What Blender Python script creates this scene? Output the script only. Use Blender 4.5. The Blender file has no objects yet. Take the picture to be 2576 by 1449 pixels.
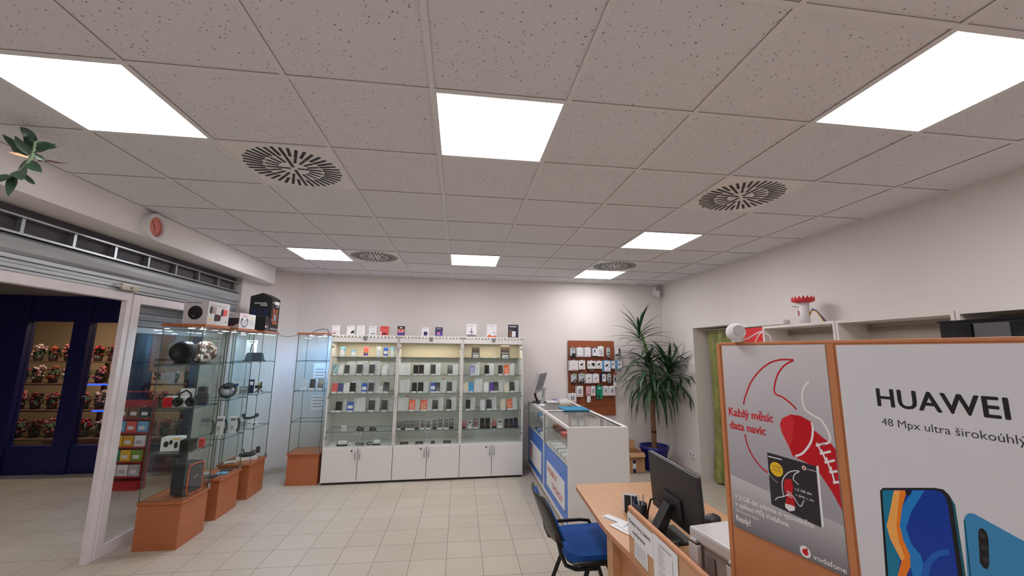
import bpy, bmesh, math, random
from mathutils import Matrix, Vector, Euler
rnd = random.Random(7)
PI = math.pi
S = bpy.context.scene
COL = S.collection
H = 2.7685                       # ceiling height
TILE = 0.6                       # ceiling module

# ---------------------------------------------------------------- camera
cam_d = bpy.data.cameras.new('camera')
cam = bpy.data.objects.new('camera', cam_d)
COL.objects.link(cam)
cam_d.sensor_width = 36.0
cam_d.lens = 36.0 * 1019.1 / 2576.0
cam_d.clip_start = 0.02
yaw, pitch, roll = -0.1249, 0.1567, 0.0116
fw = Vector((-math.sin(yaw) * math.cos(pitch), math.cos(yaw) * math.cos(pitch), math.sin(pitch)))
r0 = Vector((math.cos(yaw), math.sin(yaw), 0.0))
u0 = r0.cross(fw)
r1 = math.cos(roll) * r0 + math.sin(roll) * u0
u1 = -math.sin(roll) * r0 + math.cos(roll) * u0
M = Matrix((r1, u1, -fw)).transposed().to_4x4()
M.translation = Vector((0.1522, -1.6194, H - 1.1075))
cam.matrix_world = M
S.camera = cam

# ---------------------------------------------------------------- world, exposure
S.view_settings.view_transform = 'Standard'
S.view_settings.look = 'None'
S.view_settings.exposure = 1.02
S.view_settings.gamma = 1.0
S.view_settings.use_curve_mapping = False
S.cycles.transparent_max_bounces = 40
S.cycles.max_bounces = 8; S.cycles.glossy_bounces = 3; S.cycles.caustics_reflective = False; S.cycles.caustics_refractive = False
w = bpy.data.worlds.new('world')
S.world = w
w.use_nodes = True
w.node_tree.nodes['Background'].inputs[0].default_value = (0.8, 0.85, 1.0, 1)
w.node_tree.nodes['Background'].inputs[1].default_value = 0.02
PANEL_EMIT = 7.5                 # the LED ceiling panels

def area(name, loc, rot, sx, sy, power, col):
    d = bpy.data.lights.new(name, 'AREA'); d.shape = 'RECTANGLE'; d.size = sx; d.size_y = sy
    d.energy = power; d.color = col
    o = bpy.data.objects.new(name, d); COL.objects.link(o); o.location = loc; o.rotation_euler = rot
    return o
# beyond the shop: unseen fill light added for the corridor, flower shop lamp
area('corridor_fill', (-4.6, 1.6, 2.68), (0, 0, 0), 0.6, 1.2, 12.5, (1.0, 0.92, 0.92))
area('flower_shop_lamp', (-5.0, 5.75, 2.45), (0, 0, 0), 3.4, 0.4, 21.0, (1.0, 0.82, 0.62))

# ---------------------------------------------------------------- materials
def lin(c):
    return tuple(((v / 255.0) / 12.92 if v / 255.0 <= 0.04045 else ((v / 255.0 + 0.055) / 1.055) ** 2.4) for v in c)
MATS = {}
def mat(name, rgb=(200, 200, 200), rough=0.5, metal=0.0, var=0.0, scale=8.0, emit=0.0, stretch=None, bump=0.0, spec=0.5):
    if name in MATS: return MATS[name]
    m = bpy.data.materials.new(name); MATS[name] = m
    m.use_nodes = True
    nt = m.node_tree; b = nt.nodes['Principled BSDF']
    c = lin(rgb) + (1.0,)
    b.inputs['Base Color'].default_value = c
    b.inputs['Roughness'].default_value = rough
    b.inputs['Metallic'].default_value = metal
    b.inputs['Specular IOR Level'].default_value = spec
    if emit:
        b.inputs['Emission Color'].default_value = c
        b.inputs['Emission Strength'].default_value = emit
    if var or bump:
        tc = nt.nodes.new('ShaderNodeTexCoord'); mp = nt.nodes.new('ShaderNodeMapping')
        nt.links.new(tc.outputs['Object'], mp.inputs['Vector'])
        if stretch: mp.inputs['Scale'].default_value = stretch
        n = nt.nodes.new('ShaderNodeTexNoise'); n.inputs['Scale'].default_value = scale; n.inputs['Detail'].default_value = 6
        nt.links.new(mp.outputs[0], n.inputs['Vector'])
        if var:
            r = nt.nodes.new('ShaderNodeValToRGB')
            r.color_ramp.elements[0].position = 0.3; r.color_ramp.elements[1].position = 0.7
            r.color_ramp.elements[0].color = tuple(x * (1 - var) for x in c[:3]) + (1,)
            r.color_ramp.elements[1].color = tuple(min(1, x * (1 + var)) for x in c[:3]) + (1,)
            nt.links.new(n.outputs['Fac'], r.inputs[0]); nt.links.new(r.outputs[0], b.inputs['Base Color'])
        if bump:
            bp = nt.nodes.new('ShaderNodeBump'); bp.inputs['Strength'].default_value = bump; bp.inputs['Distance'].default_value = 0.002
            nt.links.new(n.outputs['Fac'], bp.inputs['Height']); nt.links.new(bp.outputs[0], b.inputs['Normal'])
    return m

def glass_mat(name, tint, base=0.04, edge=0.55, gl=(1, 1, 1)):
    m = bpy.data.materials.new(name); MATS[name] = m; m.use_nodes = True
    nt = m.node_tree; nt.nodes.clear()
    out = nt.nodes.new('ShaderNodeOutputMaterial'); mix = nt.nodes.new('ShaderNodeMixShader')
    tr = nt.nodes.new('ShaderNodeBsdfTransparent'); tr.inputs[0].default_value = tint + (1,)
    g = nt.nodes.new('ShaderNodeBsdfGlossy'); g.inputs['Roughness'].default_value = 0.01; g.inputs[0].default_value = gl + (1,)
    lw = nt.nodes.new('ShaderNodeLayerWeight'); lw.inputs[0].default_value = 0.5
    pw = nt.nodes.new('ShaderNodeMath'); pw.operation = 'POWER'; pw.inputs[1].default_value = 4.0
    ma = nt.nodes.new('ShaderNodeMath'); ma.operation = 'MULTIPLY_ADD'; ma.inputs[1].default_value = edge; ma.inputs[2].default_value = base
    nt.links.new(lw.outputs['Facing'], pw.inputs[0]); nt.links.new(pw.outputs[0], ma.inputs[0])
    nt.links.new(ma.outputs[0], mix.inputs[0]); nt.links.new(tr.outputs[0], mix.inputs[1]); nt.links.new(g.outputs[0], mix.inputs[2])
    nt.links.new(mix.outputs[0], out.inputs[0])
    return m
GLASS = glass_mat('clear_glass', (0.965, 0.985, 0.975), 0.02, 0.35)
DOORGLASS = glass_mat('door_glass', (0.93, 0.94, 0.95), 0.03, 0.4)
CLEAR = glass_mat('clear_plastic', (0.9, 0.92, 0.93), 0.06, 0.4)
GEDGE = mat('glass_edge', (64, 88, 84), 0.2)
WHITE = mat('white_laminate', (226, 224, 222), 0.35)
WALLM = mat('wall_paint', (226, 220, 216), 0.85, var=0.015, scale=3)
SOFFM = mat('soffit_paint', (244, 240, 238), 0.85, var=0.01, scale=3)
CHROME = mat('chrome', (190, 190, 192), 0.25, 1.0)
ALU = mat('aluminium', (176, 180, 184), 0.35, 0.85, var=0.05, scale=3)
GALV = mat('galvanised_steel', (186, 190, 194), 0.4, 0.5, var=0.14, scale=5, stretch=(1, 0.25, 6))
BLACK = mat('black_plastic', (22, 22, 25), 0.4)
DARK = mat('dark_grey_plastic', (48, 48, 54), 0.45)
GREY = mat('grey_plastic', (128, 128, 132), 0.45)
LGREY = mat('light_grey', (176, 176, 178), 0.5)
PAPER = mat('white_paper', (228, 228, 230), 0.7)
CARD = mat('white_card', (222, 224, 228), 0.45)
INK = mat('grey_print', (120, 122, 130), 0.7)
BINK = mat('black_print', (18, 18, 20), 0.5)
RED = mat('red_print', (206, 28, 40), 0.45)
DRED = mat('dark_red', (110, 24, 30), 0.45)
ORANGE = mat('orange_plastic', (226, 96, 40), 0.45)
BLUE = mat('blue_plastic', (44, 84, 178), 0.45)
SKY = mat('sky_blue', (110, 172, 214), 0.45)
CYAN = mat('cyan_gloss', (40, 150, 214), 0.25)
NAVY = mat('navy_plastic', (26, 32, 74), 0.45)
PURPLE = mat('purple_print', (92, 60, 140), 0.4)
LILAC = mat('lilac_plastic', (136, 138, 190), 0.4)
PINK = mat('pink_print', (226, 150, 160), 0.5)
CORAL = mat('coral_print', (222, 92, 88), 0.5)
GOLD = mat('pale_gold', (214, 204, 186), 0.3)
SILVER = mat('silver_plastic', (196, 200, 206), 0.25, 0.3)
GREEN = mat('green_pack', (0, 138, 104), 0.45)
YELLOW = mat('yellow_print', (232, 186, 40), 0.5)
BROWN = mat('brown_print', (120, 84, 60), 0.6)
SCREEN = mat('dark_screen', (8, 8, 12), 0.12)
MAROON = mat('maroon', (74, 30, 42), 0.4)

def wood(name, rgb, rough=0.45, var=0.08, stretch=(1, 1, 9), scale=5):
    return mat(name, rgb, rough, var=var, scale=scale, stretch=stretch)
CHERRY = wood('cherry_laminate', (176, 104, 66), 0.42, 0.07)
BEECH = wood('beech_laminate', (192, 147, 106), 0.4, 0.05, (6, 1, 6), 3)
PARTW = wood('partition_laminate', (192, 126, 84), 0.42, 0.05, (7, 7, 1), 3)
SLATW = wood('brown_laminate', (146, 78, 44), 0.45, 0.08, (1, 1, 8), 4)

# floor: square ceramic tiles
def floor_mat():
    m = bpy.data.materials.new('ceramic_tiles'); m.use_nodes = True; nt = m.node_tree; b = nt.nodes['Principled BSDF']
    tc = nt.nodes.new('ShaderNodeTexCoord'); mp = nt.nodes.new('ShaderNodeMapping')
    T = 0.2877
    mp.inputs['Location'].default_value = (1.0544 + T * 40, -3.4418 + T * 40, 0)
    nt.links.new(tc.outputs['Object'], mp.inputs[0])
    br = nt.nodes.new('ShaderNodeTexBrick'); br.offset = 0.0; br.squash = 1.0
    br.inputs['Scale'].default_value = 1.0
    br.inputs['Brick Width'].default_value = T; br.inputs['Row Height'].default_value = T
    br.inputs['Mortar Size'].default_value = 0.0021; br.inputs['Mortar Smooth'].default_value = 0.1
    br.inputs['Color1'].default_value = lin((197, 189, 176)) + (1,); br.inputs['Color2'].default_value = lin((191, 183, 170)) + (1,)
    br.inputs['Mortar'].default_value = lin((112, 98, 88)) + (1,)
    nt.links.new(mp.outputs[0], br.inputs['Vector'])
    n = nt.nodes.new('ShaderNodeTexNoise'); n.inputs['Scale'].default_value = 160; n.inputs['Detail'].default_value = 4
    nt.links.new(tc.outputs['Object'], n.inputs['Vector'])
    r = nt.nodes.new('ShaderNodeValToRGB'); r.color_ramp.elements[0].position = 0.34; r.color_ramp.elements[1].position = 0.62
    r.color_ramp.elements[0].color = (0.91, 0.895, 0.88, 1); r.color_ramp.elements[1].color = (1, 1, 1, 1)
    nt.links.new(n.outputs['Fac'], r.inputs[0])
    mx = nt.nodes.new('ShaderNodeMix'); mx.data_type = 'RGBA'; mx.blend_type = 'MULTIPLY'; mx.inputs[0].default_value = 1.0
    nt.links.new(br.outputs['Color'], mx.inputs[6]); nt.links.new(r.outputs[0], mx.inputs[7])
    n2 = nt.nodes.new('ShaderNodeTexNoise'); n2.inputs['Scale'].default_value = 1.3
    nt.links.new(tc.outputs['Object'], n2.inputs['Vector'])
    r2 = nt.nodes.new('ShaderNodeValToRGB'); r2.color_ramp.elements[0].color = (0.9, 0.88, 0.86, 1); r2.color_ramp.elements[0].position = .35; r2.color_ramp.elements[1].position = .6
    nt.links.new(n2.outputs['Fac'], r2.inputs[0])
    mx2 = nt.nodes.new('ShaderNodeMix'); mx2.data_type = 'RGBA'; mx2.blend_type = 'MULTIPLY'; mx2.inputs[0].default_value = 0.6
    nt.links.new(mx.outputs[2], mx2.inputs[6]); nt.links.new(r2.outputs[0], mx2.inputs[7])
    nt.links.new(mx2.outputs[2], b.inputs['Base Color'])
    b.inputs['Roughness'].default_value = 0.38; b.inputs['Specular IOR Level'].default_value = 0.35
    bp = nt.nodes.new('ShaderNodeBump'); bp.inputs['Strength'].default_value = 0.12; bp.inputs['Distance'].default_value = 0.001; bp.invert = True
    nt.links.new(br.outputs['Fac'], bp.inputs['Height']); nt.links.new(bp.outputs[0], b.inputs['Normal'])
    return m
FLOORM = floor_mat()

# ceiling tiles: pitted mineral fibre
def tile_mat():
    m = bpy.data.materials.new('mineral_fibre'); m.use_nodes = True; nt = m.node_tree; b = nt.nodes['Principled BSDF']
    tc = nt.nodes.new('ShaderNodeTexCoord')
    dn = nt.nodes.new('ShaderNodeTexNoise'); dn.inputs['Scale'].default_value = 90
    nt.links.new(tc.outputs['Object'], dn.inputs['Vector'])
    vm = nt.nodes.new('ShaderNodeVectorMath'); vm.operation = 'SCALE'; vm.inputs['Scale'].default_value = 0.012
    nt.links.new(dn.outputs['Color'], vm.inputs[0])
    va = nt.nodes.new('ShaderNodeVectorMath'); va.operation = 'ADD'
    nt.links.new(tc.outputs['Object'], va.inputs[0]); nt.links.new(vm.outputs[0], va.inputs[1])
    v = nt.nodes.new('ShaderNodeTexVoronoi'); v.inputs['Scale'].default_value = 72
    nt.links.new(va.outputs[0], v.inputs['Vector'])
    sep = nt.nodes.new('ShaderNodeSeparateColor'); nt.links.new(v.outputs['Color'], sep.inputs[0])
    th = nt.nodes.new('ShaderNodeMath'); th.operation = 'MULTIPLY_ADD'; th.inputs[1].default_value = 0.32; th.inputs[2].default_value = -0.066
    nt.links.new(sep.outputs[0], th.inputs[0])
    lt = nt.nodes.new('ShaderNodeMath'); lt.operation = 'LESS_THAN'
    nt.links.new(v.outputs['Distance'], lt.inputs[0]); nt.links.new(th.outputs[0], lt.inputs[1])
    mx = nt.nodes.new('ShaderNodeMix'); mx.data_type = 'RGBA'
    mx.inputs[6].default_value = lin((228, 228, 232)) + (1,); mx.inputs[7].default_value = lin((132, 125, 121)) + (1,)
    nt.links.new(lt.outputs[0], mx.inputs[0]); nt.links.new(mx.outputs[2], b.inputs['Base Color'])
    b.inputs['Roughness'].default_value = 0.95; b.inputs['Specular IOR Level'].default_value = 0.1
    return m
TILEM = tile_mat()
BARM = mat('ceiling_grid_paint', (230, 230, 233), 0.7)
GAPSHADE = mat('ceiling_gap_shade', (158, 150, 146), 0.9)  # darker grey paints the shadow line on the grid bars' sides
LED = bpy.data.materials.new('led_diffuser'); LED.use_nodes = True
_b = LED.node_tree.nodes['Principled BSDF']; _b.inputs['Base Color'].default_value = (0.9, 0.9, 0.9, 1)
_b.inputs['Emission Color'].default_value = (1.0, 0.965, 0.985, 1); _b.inputs['Emission Strength'].default_value = PANEL_EMIT
SPOTLED = mat('spot_led', (226, 242, 255), 0.3, emit=95.0)
BLUESPOT = mat('spot_led_blue', (150, 196, 255), 0.3, emit=330.0)
STRIPLED = mat('strip_led', (255, 236, 196), 0.3, emit=3.0)
BLUEREFL = mat('blue_reflection_glow', (30, 60, 255), 0.3, emit=2.2)  # glow colour for blue reflections built as strips in the flower shop

# ---------------------------------------------------------------- mesh builder
_FONT = {}
def text_geo(s, bold=0.0, sp=1.0):
    k = (s, bold, sp)
    if k in _FONT: return _FONT[k]
    c = bpy.data.curves.new('t', 'FONT'); c.body = s; c.size = 1.0; c.offset = bold; c.space_character = sp; c.resolution_u = 3
    o = bpy.data.objects.new('t', c); COL.objects.link(o)
    dg = bpy.context.evaluated_depsgraph_get(); me = o.evaluated_get(dg).to_mesh()
    vs = [tuple(v.co) for v in me.vertices]; fs = [tuple(p.vertices) for p in me.polygons]
    o.evaluated_get(dg).to_mesh_clear(); bpy.data.objects.remove(o); bpy.data.curves.remove(c)
    x0 = min(v[0] for v in vs); x1 = max(v[0] for v in vs)
    _FONT[k] = ([(v[0] - x0, v[1]) for v in vs], fs, x1 - x0)
    return _FONT[k]

def spline(pts, k=6):
    P = [Vector(p) for p in pts]; P = [2 * P[0] - P[1]] + P + [2 * P[-1] - P[-2]]; out = []
    for i in range(1, len(P) - 2):
        a, b, c, d = P[i - 1:i + 3]
        for j in range(k):
            t = j / k; out.append(0.5 * ((2 * b) + (c - a) * t + (2 * a - 5 * b + 4 * c - d) * t * t + (3 * b - a - 3 * c + d) * t ** 3))
    return [tuple(p) for p in out] + [tuple(P[-2])]
class B:
    def __init__(s): s.bm = bmesh.new(); s.mats = []; s.T = Matrix.Identity(4)
    def mi(s, m):
        if m not in s.mats: s.mats.append(m)
        return s.mats.index(m)
    def add(s, vs, fs, m, smooth=False):
        i = s.mi(m); V = [s.bm.verts.new(s.T @ Vector(v)) for v in vs]
        out = []
        for f in fs:
            try:
                q = s.bm.faces.new([V[k] for k in f]); q.material_index = i; q.smooth = smooth; out.append(q)
            except ValueError: pass
        return out
    def box(s, x0, y0, z0, x1, y1, z1, m, bev=0.0, faces=None):
        vs = [(x, y, z) for x in (x0, x1) for y in (y0, y1) for z in (z0, z1)]
        fs = [(0, 1, 3, 2), (4, 6, 7, 5), (0, 4, 5, 1), (2, 3, 7, 6), (0, 2, 6, 4), (1, 5, 7, 3)]
        q = s.add(vs, fs, m)
        if faces:                     # {'-x':mat,...}
            for k, mm in faces.items(): q[{'-x': 0, '+x': 1, '-y': 2, '+y': 3, '-z': 4, '+z': 5}[k]].material_index = s.mi(mm)
        if bev:
            ed = {e for f in q for e in f.edges}
            bmesh.ops.bevel(s.bm, geom=list(ed), offset=bev, segments=2, affect='EDGES', profile=0.6)
        return s
    def pane(s, x0, y0, z0, x1, y1, z1, m=None, e=None):
        m = m or GLASS; e = e or GEDGE
        d = [x1 - x0, y1 - y0, z1 - z0]; ax = d.index(min(d))
        keep = [('-x', '+x'), ('-y', '+y'), ('-z', '+z')][ax]
        return s.box(x0, y0, z0, x1, y1, z1, e, faces={keep[0]: m, keep[1]: m})
    def cyl(s, p0, p1, ra, m, rb=None, n=16, cap=True, smooth=True):
        return s.tube([p0, p1], [ra, ra if rb is None else rb], m, n, cap, smooth)
    def tube(s, pts, r, m, n=8, cap=True, smooth=True):
        pts = [Vector(p) for p in pts]; N = len(pts)
        rs = r if isinstance(r, (list, tuple)) else [r] * N
        vs = []; prev = None
        for i, p in enumerate(pts):
            d = (pts[min(i + 1, N - 1)] - pts[max(i - 1, 0)]).normalized()
            a = prev if prev else (Vector((0, 0, 1)) if abs(d.z) < 0.9 else Vector((1, 0, 0)))
            u = (a - d * a.dot(d)).normalized(); prev = u; v = d.cross(u)
            for k in range(n):
                t = 2 * PI * k / n; vs.append(p + (u * math.cos(t) + v * math.sin(t)) * rs[i])
        fs = [(i * n + k, i * n + (k + 1) % n, (i + 1) * n + (k + 1) % n, (i + 1) * n + k) for i in range(N - 1) for k in range(n)]
        s.add(vs, fs, m, smooth)
        if cap: s.add(vs[:n], [tuple(range(n))[::-1]], m); s.add(vs[-n:], [tuple(range(n))], m)
        return s
    def lathe(s, prof, m, n=24, smooth=True, cx=0, cy=0):
        vs = [(cx + r * math.cos(2 * PI * k / n), cy + r * math.sin(2 * PI * k / n), z) for r, z in prof for k in range(n)]
        fs = [(i * n + k, i * n + (k + 1) % n, (i + 1) * n + (k + 1) % n, (i + 1) * n + k) for i in range(len(prof) - 1) for k in range(n)]
        s.add(vs, fs, m, smooth); return s
    def prism(s, poly, z0, z1, m, ax='z', side=None):
        # polygon in (x,y) extruded along z; ax='y': polygon in (x,z) extruded along y; ax='x': polygon in (y,z) along x
        f = {'z': lambda a, b, c: (a, b, c), 'y': lambda a, b, c: (a, c, b), 'x': lambda a, b, c: (c, a, b)}[ax]
        n = len(poly); vs = [f(a, b, z0) for a, b in poly] + [f(a, b, z1) for a, b in poly]
        s.add(vs, [tuple(range(n))[::-1], tuple(range(n, 2 * n))], m)
        s.add(vs, [(k, (k + 1) % n, n + (k + 1) % n, n + k) for k in range(n)], side or m); return s
    # flat print on the front (-y) side at depth y
    def poly(s, pts, y, m): s.add([(a, y, b) for a, b in pts], [tuple(range(len(pts)))], m); return s
    def rect(s, x0, z0, x1, z1, y, m): return s.poly([(x0, z0), (x1, z0), (x1, z1), (x0, z1)], y, m)
    def disc(s, cx, cz, rx, y, m, rz=None, n=20):
        rz = rz or rx; return s.poly([(cx + rx * math.cos(2 * PI * k / n), cz + rz * math.sin(2 * PI * k / n)) for k in range(n)], y, m)
    def stroke(s, pts, wd, y, m, smooth=0):
        if smooth: pts = spline(pts, smooth)
        L = [Vector(p) for p in pts]; A = []; Bq = []
        for i, p in enumerate(L):
            d = (L[min(i + 1, len(L) - 1)] - L[max(i - 1, 0)]).normalized(); q = Vector((-d.y, d.x)) * wd / 2
            A.append(p + q); Bq.append(p - q)
        n = len(L); vs = [(p.x, y, p.y) for p in A] + [(p.x, y, p.y) for p in Bq]
        s.add(vs, [(i, i + 1, n + i + 1, n + i) for i in range(n - 1)], m); return s
    def text(s, t, x, z, cap, y, m, width=None, bold=0.0, sp=1.0, shear=0.0, slope=0.0):
        vs, fs, tw = text_geo(t, 0.0, sp); k = cap / 0.70; kx = (width / tw) if width else k
        for i, (dx, dz) in enumerate(((0, 0),) if not bold else ((0, 0), (bold * k, 0), (-bold * k, 0), (0, bold * k * .6), (0, -bold * k * .6))):
            s.add([(x + dx + a * kx, y - .000008 * i, z + dz + b * k) for a, b in vs], fs, m)
        return s
    def sphere(s, c, r, m, nu=16, nv=10, sz=None):
        rx, ry, rz = (r, r, r) if sz is None else sz
        vs = []; 
        for j in range(nv + 1):
            t = PI * j / nv
            for k in range(nu):
                p = 2 * PI * k / nu; vs.append((c[0] + rx * math.sin(t) * math.cos(p), c[1] + ry * math.sin(t) * math.sin(p), c[2] + rz * math.cos(t)))
        s.add(vs, [(j * nu + k, (j + 1) * nu + k, (j + 1) * nu + (k + 1) % nu, j * nu + (k + 1) % nu) for j in range(nv) for k in range(nu)], m, True)
        return s
    def leaf(s, pts, w, m, fold=0.25, up=None):
        # leaf strip along pts with half-width profile; folded along the midrib
        L = [Vector(p) for p in pts]; n = len(L); vs = []
        for i, p in enumerate(L):
            d = (L[min(i + 1, n - 1)] - L[max(i - 1, 0)]).normalized()
            a = up or Vector((0, 0, 1)); sd = d.cross(a)
            if sd.length < 1e-3: sd = d.cross(Vector((1, 0, 0)))
            sd.normalize(); nn = sd.cross(d)
            t = i / (n - 1); h = w * (math.sin(PI * min(1, t * 0.9 + 0.12)) ** 0.7) if t < 1 else 0.0005
            vs += [p - sd * h + nn * h * fold, p, p + sd * h + nn * h * fold]
        s.add(vs, [(3 * i + k, 3 * i + k + 1, 3 * i + k + 4, 3 * i + k + 3) for i in range(n - 1) for k in (0, 1)], m, True); return s
    def build(s, name, parent=None, weld=False):
        if weld: bmesh.ops.remove_doubles(s.bm, verts=s.bm.verts, dist=1e-5)
        me = bpy.data.meshes.new(name); bmesh.ops.recalc_face_normals(s.bm, faces=s.bm.faces)
        s.bm.to_mesh(me); s.bm.free()
        for m in s.mats: me.materials.append(m)
        o = bpy.data.objects.new(name, me); COL.objects.link(o)
        if parent: o.parent = parent
        return o

def tag(o, label, cat, group=None, kind=None):
    o['label'] = label; o['category'] = cat
    if group: o['group'] = group
    if kind: o['kind'] = kind
    return o
def thing(name, label, cat, loc=(0, 0, 0), rz=0.0, group=None):
    o = bpy.data.objects.new(name, None); COL.objects.link(o); o.empty_display_size = 0.05
    o.location = loc; o.rotation_euler = (0, 0, rz)
    return tag(o, label, cat, group)
def put(o, loc, rz=0.0, rx=0.0):
    o.location = loc; o.rotation_euler = (rx, 0, rz); return o
def struct(o): o['kind'] = 'structure'; return o
def sroot(name, loc=(0, 0, 0), rz=0.0):
    o = bpy.data.objects.new(name, None); COL.objects.link(o); o.location = loc; o.rotation_euler = (0, 0, rz); return struct(o)
def dup(root, loc, rz=None, label=None):
    r = root.copy(); COL.objects.link(r); r.location = loc
    if rz is not None: r.rotation_euler = (0, 0, rz)
    if label: r['label'] = label
    for ch in root.children:
        c = ch.copy(); COL.objects.link(c); c.parent = r
        for g in ch.children:
            d = g.copy(); COL.objects.link(d); d.parent = c
    return r
def box1(name, x0, y0, z0, x1, y1, z1, m, parent=None, bev=0.0):
    return B().box(x0, y0, z0, x1, y1, z1, m, bev).build(name, parent)
ORD = ['', 'first', 'second', 'third', 'fourth', 'fifth', 'sixth', 'seventh', 'eighth', 'ninth', 'tenth', 'eleventh', 'twelfth', 'thirteenth', 'fourteenth', 'fifteenth', 'sixteenth']

# ================================================================ THE SETTING
YB = 4.62; XR = 3.41; YF = -3.6; XL = -2.67
struct(box1('floor', -9.5, YF - 0.2, -0.08, 4.2, 8.2, 0.0, FLOORM))
# ceiling: grid bars, fibre tiles, with holes for lamps and vents
LAMPS = [(-3, 0), (0, 0), (3, -1), (-3, 5), (0, 5), (3, 3), (3, 6), (-3, -5), (0, -5), (3, -5)]  # last three: unseen panels added behind the viewpoint for light
VENTS = [(-2, 1), (3, 1), (-2, 5), (3, 5)]
b = B()
x_lo, x_hi, y_lo, y_hi = -2.43, XR + 0.02, YF, YB
for c in range(-5, 6):
    for r in range(-6, 8):
        if (c, r) in LAMPS or (c, r) in VENTS: continue
        a0, a1 = max(c * TILE + 0.004, x_lo), min((c + 1) * TILE - 0.004, x_hi)
        b0, b1 = max(r * TILE + 0.004, y_lo), min((r + 1) * TILE - 0.004, y_hi)
        if a1 - a0 > 0.02 and b1 - b0 > 0.02: b.box(a0, b0, H + 0.005, a1, b1, H + 0.02, TILEM)
ceil = struct(b.build('ceiling'))
b = B()
for c in range(-4, 6): b.box(c * TILE - 0.012, y_lo, H, c * TILE + 0.012, y_hi, H + 0.006, BARM, faces={'-x': GAPSHADE, '+x': GAPSHADE})
for r in range(-6, 8): b.box(x_lo, r * TILE - 0.012, H + 0.0004, x_hi, r * TILE + 0.012, H + 0.006, BARM, faces={'-y': GAPSHADE, '+y': GAPSHADE})
b.box(XR - 0.02, y_lo, H - 0.001, XR, y_hi, H + 0.006, BARM); b.box(x_lo, YB - 0.02, H - 0.001, x_hi, YB, H + 0.006, BARM)
b.build('grid_bars', ceil)
box1('light_seal_slab', x_lo - 0.3, y_lo - 0.2, H + 0.09, x_hi + 0.6, y_hi + 0.2, H + 0.16, GAPSHADE, ceil)  # unseen slab added above the tiles to stop light leaking through

# walls
struct(box1('wall_back', -2.24, YB, 0, 3.95, YB + 0.12, H + 0.1, WALLM))
b = B()
b.box(XR, 3.76, 0, XR + 0.42, YB + 0.12, H + 0.1, WALLM); b.box(XR, YF - 0.1, 0, XR + 0.42, 2.1, H + 0.1, WALLM)
b.box(XR, 2.1, 2.02, XR + 0.42, 3.76, H + 0.1, WALLM); b.box(XR + 0.38, 2.1, 0, XR + 0.5, 3.76, 2.02, WALLM)
struct(b.build('wall_right'))
struct(box1('wall_front', -3.1, YF - 0.12, 0, XR + 0.1, YF, H + 0.1, WALLM))
b = B()
b.prism([(-3.0, 3.87), (-2.62, 3.87), (-2.60, 4.1), (-2.55, 4.25), (-2.47, 4.39), (-2.36, 4.51), (-2.24, 4.60), (-2.2, 4.625), (-2.2, 4.74), (-3.0, 4.74)], 0, H + 0.1, WALLM)
b.box(-3.0, YF - 0.1, 0, -2.62, -1.1, H + 0.1, WALLM)
struct(b.build('wall_left'))
struct(box1('trim_1', -2.9, YF, 2.55, -2.41, 4.26, H + 0.02, SOFFM))       # boxed-in beam above the shop opening
b = B(); b.box(-2.05, YB - 0.012, 0, XR, YB, 0.07, mat('skirting_tile', (196, 184, 174), 0.4))
struct(b.build('baseboard_back'))
b = B(); b.box(XR - 0.012, 3.76, 0, XR, YB - 0.012, 0.07, mat('skirting_tile')); b.box(XR - 0.012, YF, 0, XR, 2.1, 0.07, mat('skirting_tile'))
struct(b.build('baseboard_right'))
b = B(); SK = mat('skirting_tile')
pts = [(-2.61, 3.9), (-2.59, 4.1), (-2.54, 4.24), (-2.46, 4.38), (-2.35, 4.5), (-2.23, 4.59), (-2.05, 4.61)]
for (xa, ya), (xb, yb) in zip(pts, pts[1:]):
    d = Vector((xb - xa, yb - ya)).normalized(); nx, ny = d.y * 0.012, -d.x * 0.012
    b.prism([(xa, ya), (xa + nx, ya + ny), (xb + nx, yb + ny), (xb, yb)], 0, 0.07, SK)
struct(b.build('baseboard_left'))

# ---- shop front: white sliding door, header, fixed glass leaf
FRW = mat('white_door_frame', (230, 223, 226), 0.4, var=0.04, scale=14)
d1 = sroot('door_1')
FS = 'y'
def bx(p, name, x0, y0, z0, x1, y1, z1, m, bev=0.003): return box1(name, x0, y0, z0, x1, y1, z1, m, p, bev)
bx(d1, 'header', -2.73, -1.1, 2.055, -2.66, 2.235, 2.125, FRW)
bx(d1, 'stile', -2.70, 2.175, 0.0, -2.655, 2.228, 2.055, FRW)
bx(d1, 'stile', -2.69, 2.232, 0.0, -2.645, 2.31, 2.115, FRW)
bx(d1, 'top_rail', -2.69, 2.31, 2.04, -2.645, 3.868, 2.115, FRW)
bx(d1, 'bottom_rail', -2.69, 2.31, 0.0, -2.645, 3.868, 0.09, FRW)
bx(d1, 'end_stile', -2.69, 3.79, 0.09, -2.645, 3.868, 2.04, FRW)
B().pane(-2.672, 2.31, 0.09, -2.664, 3.79, 2.04, DOORGLASS).build('glass_pane', d1)
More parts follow.
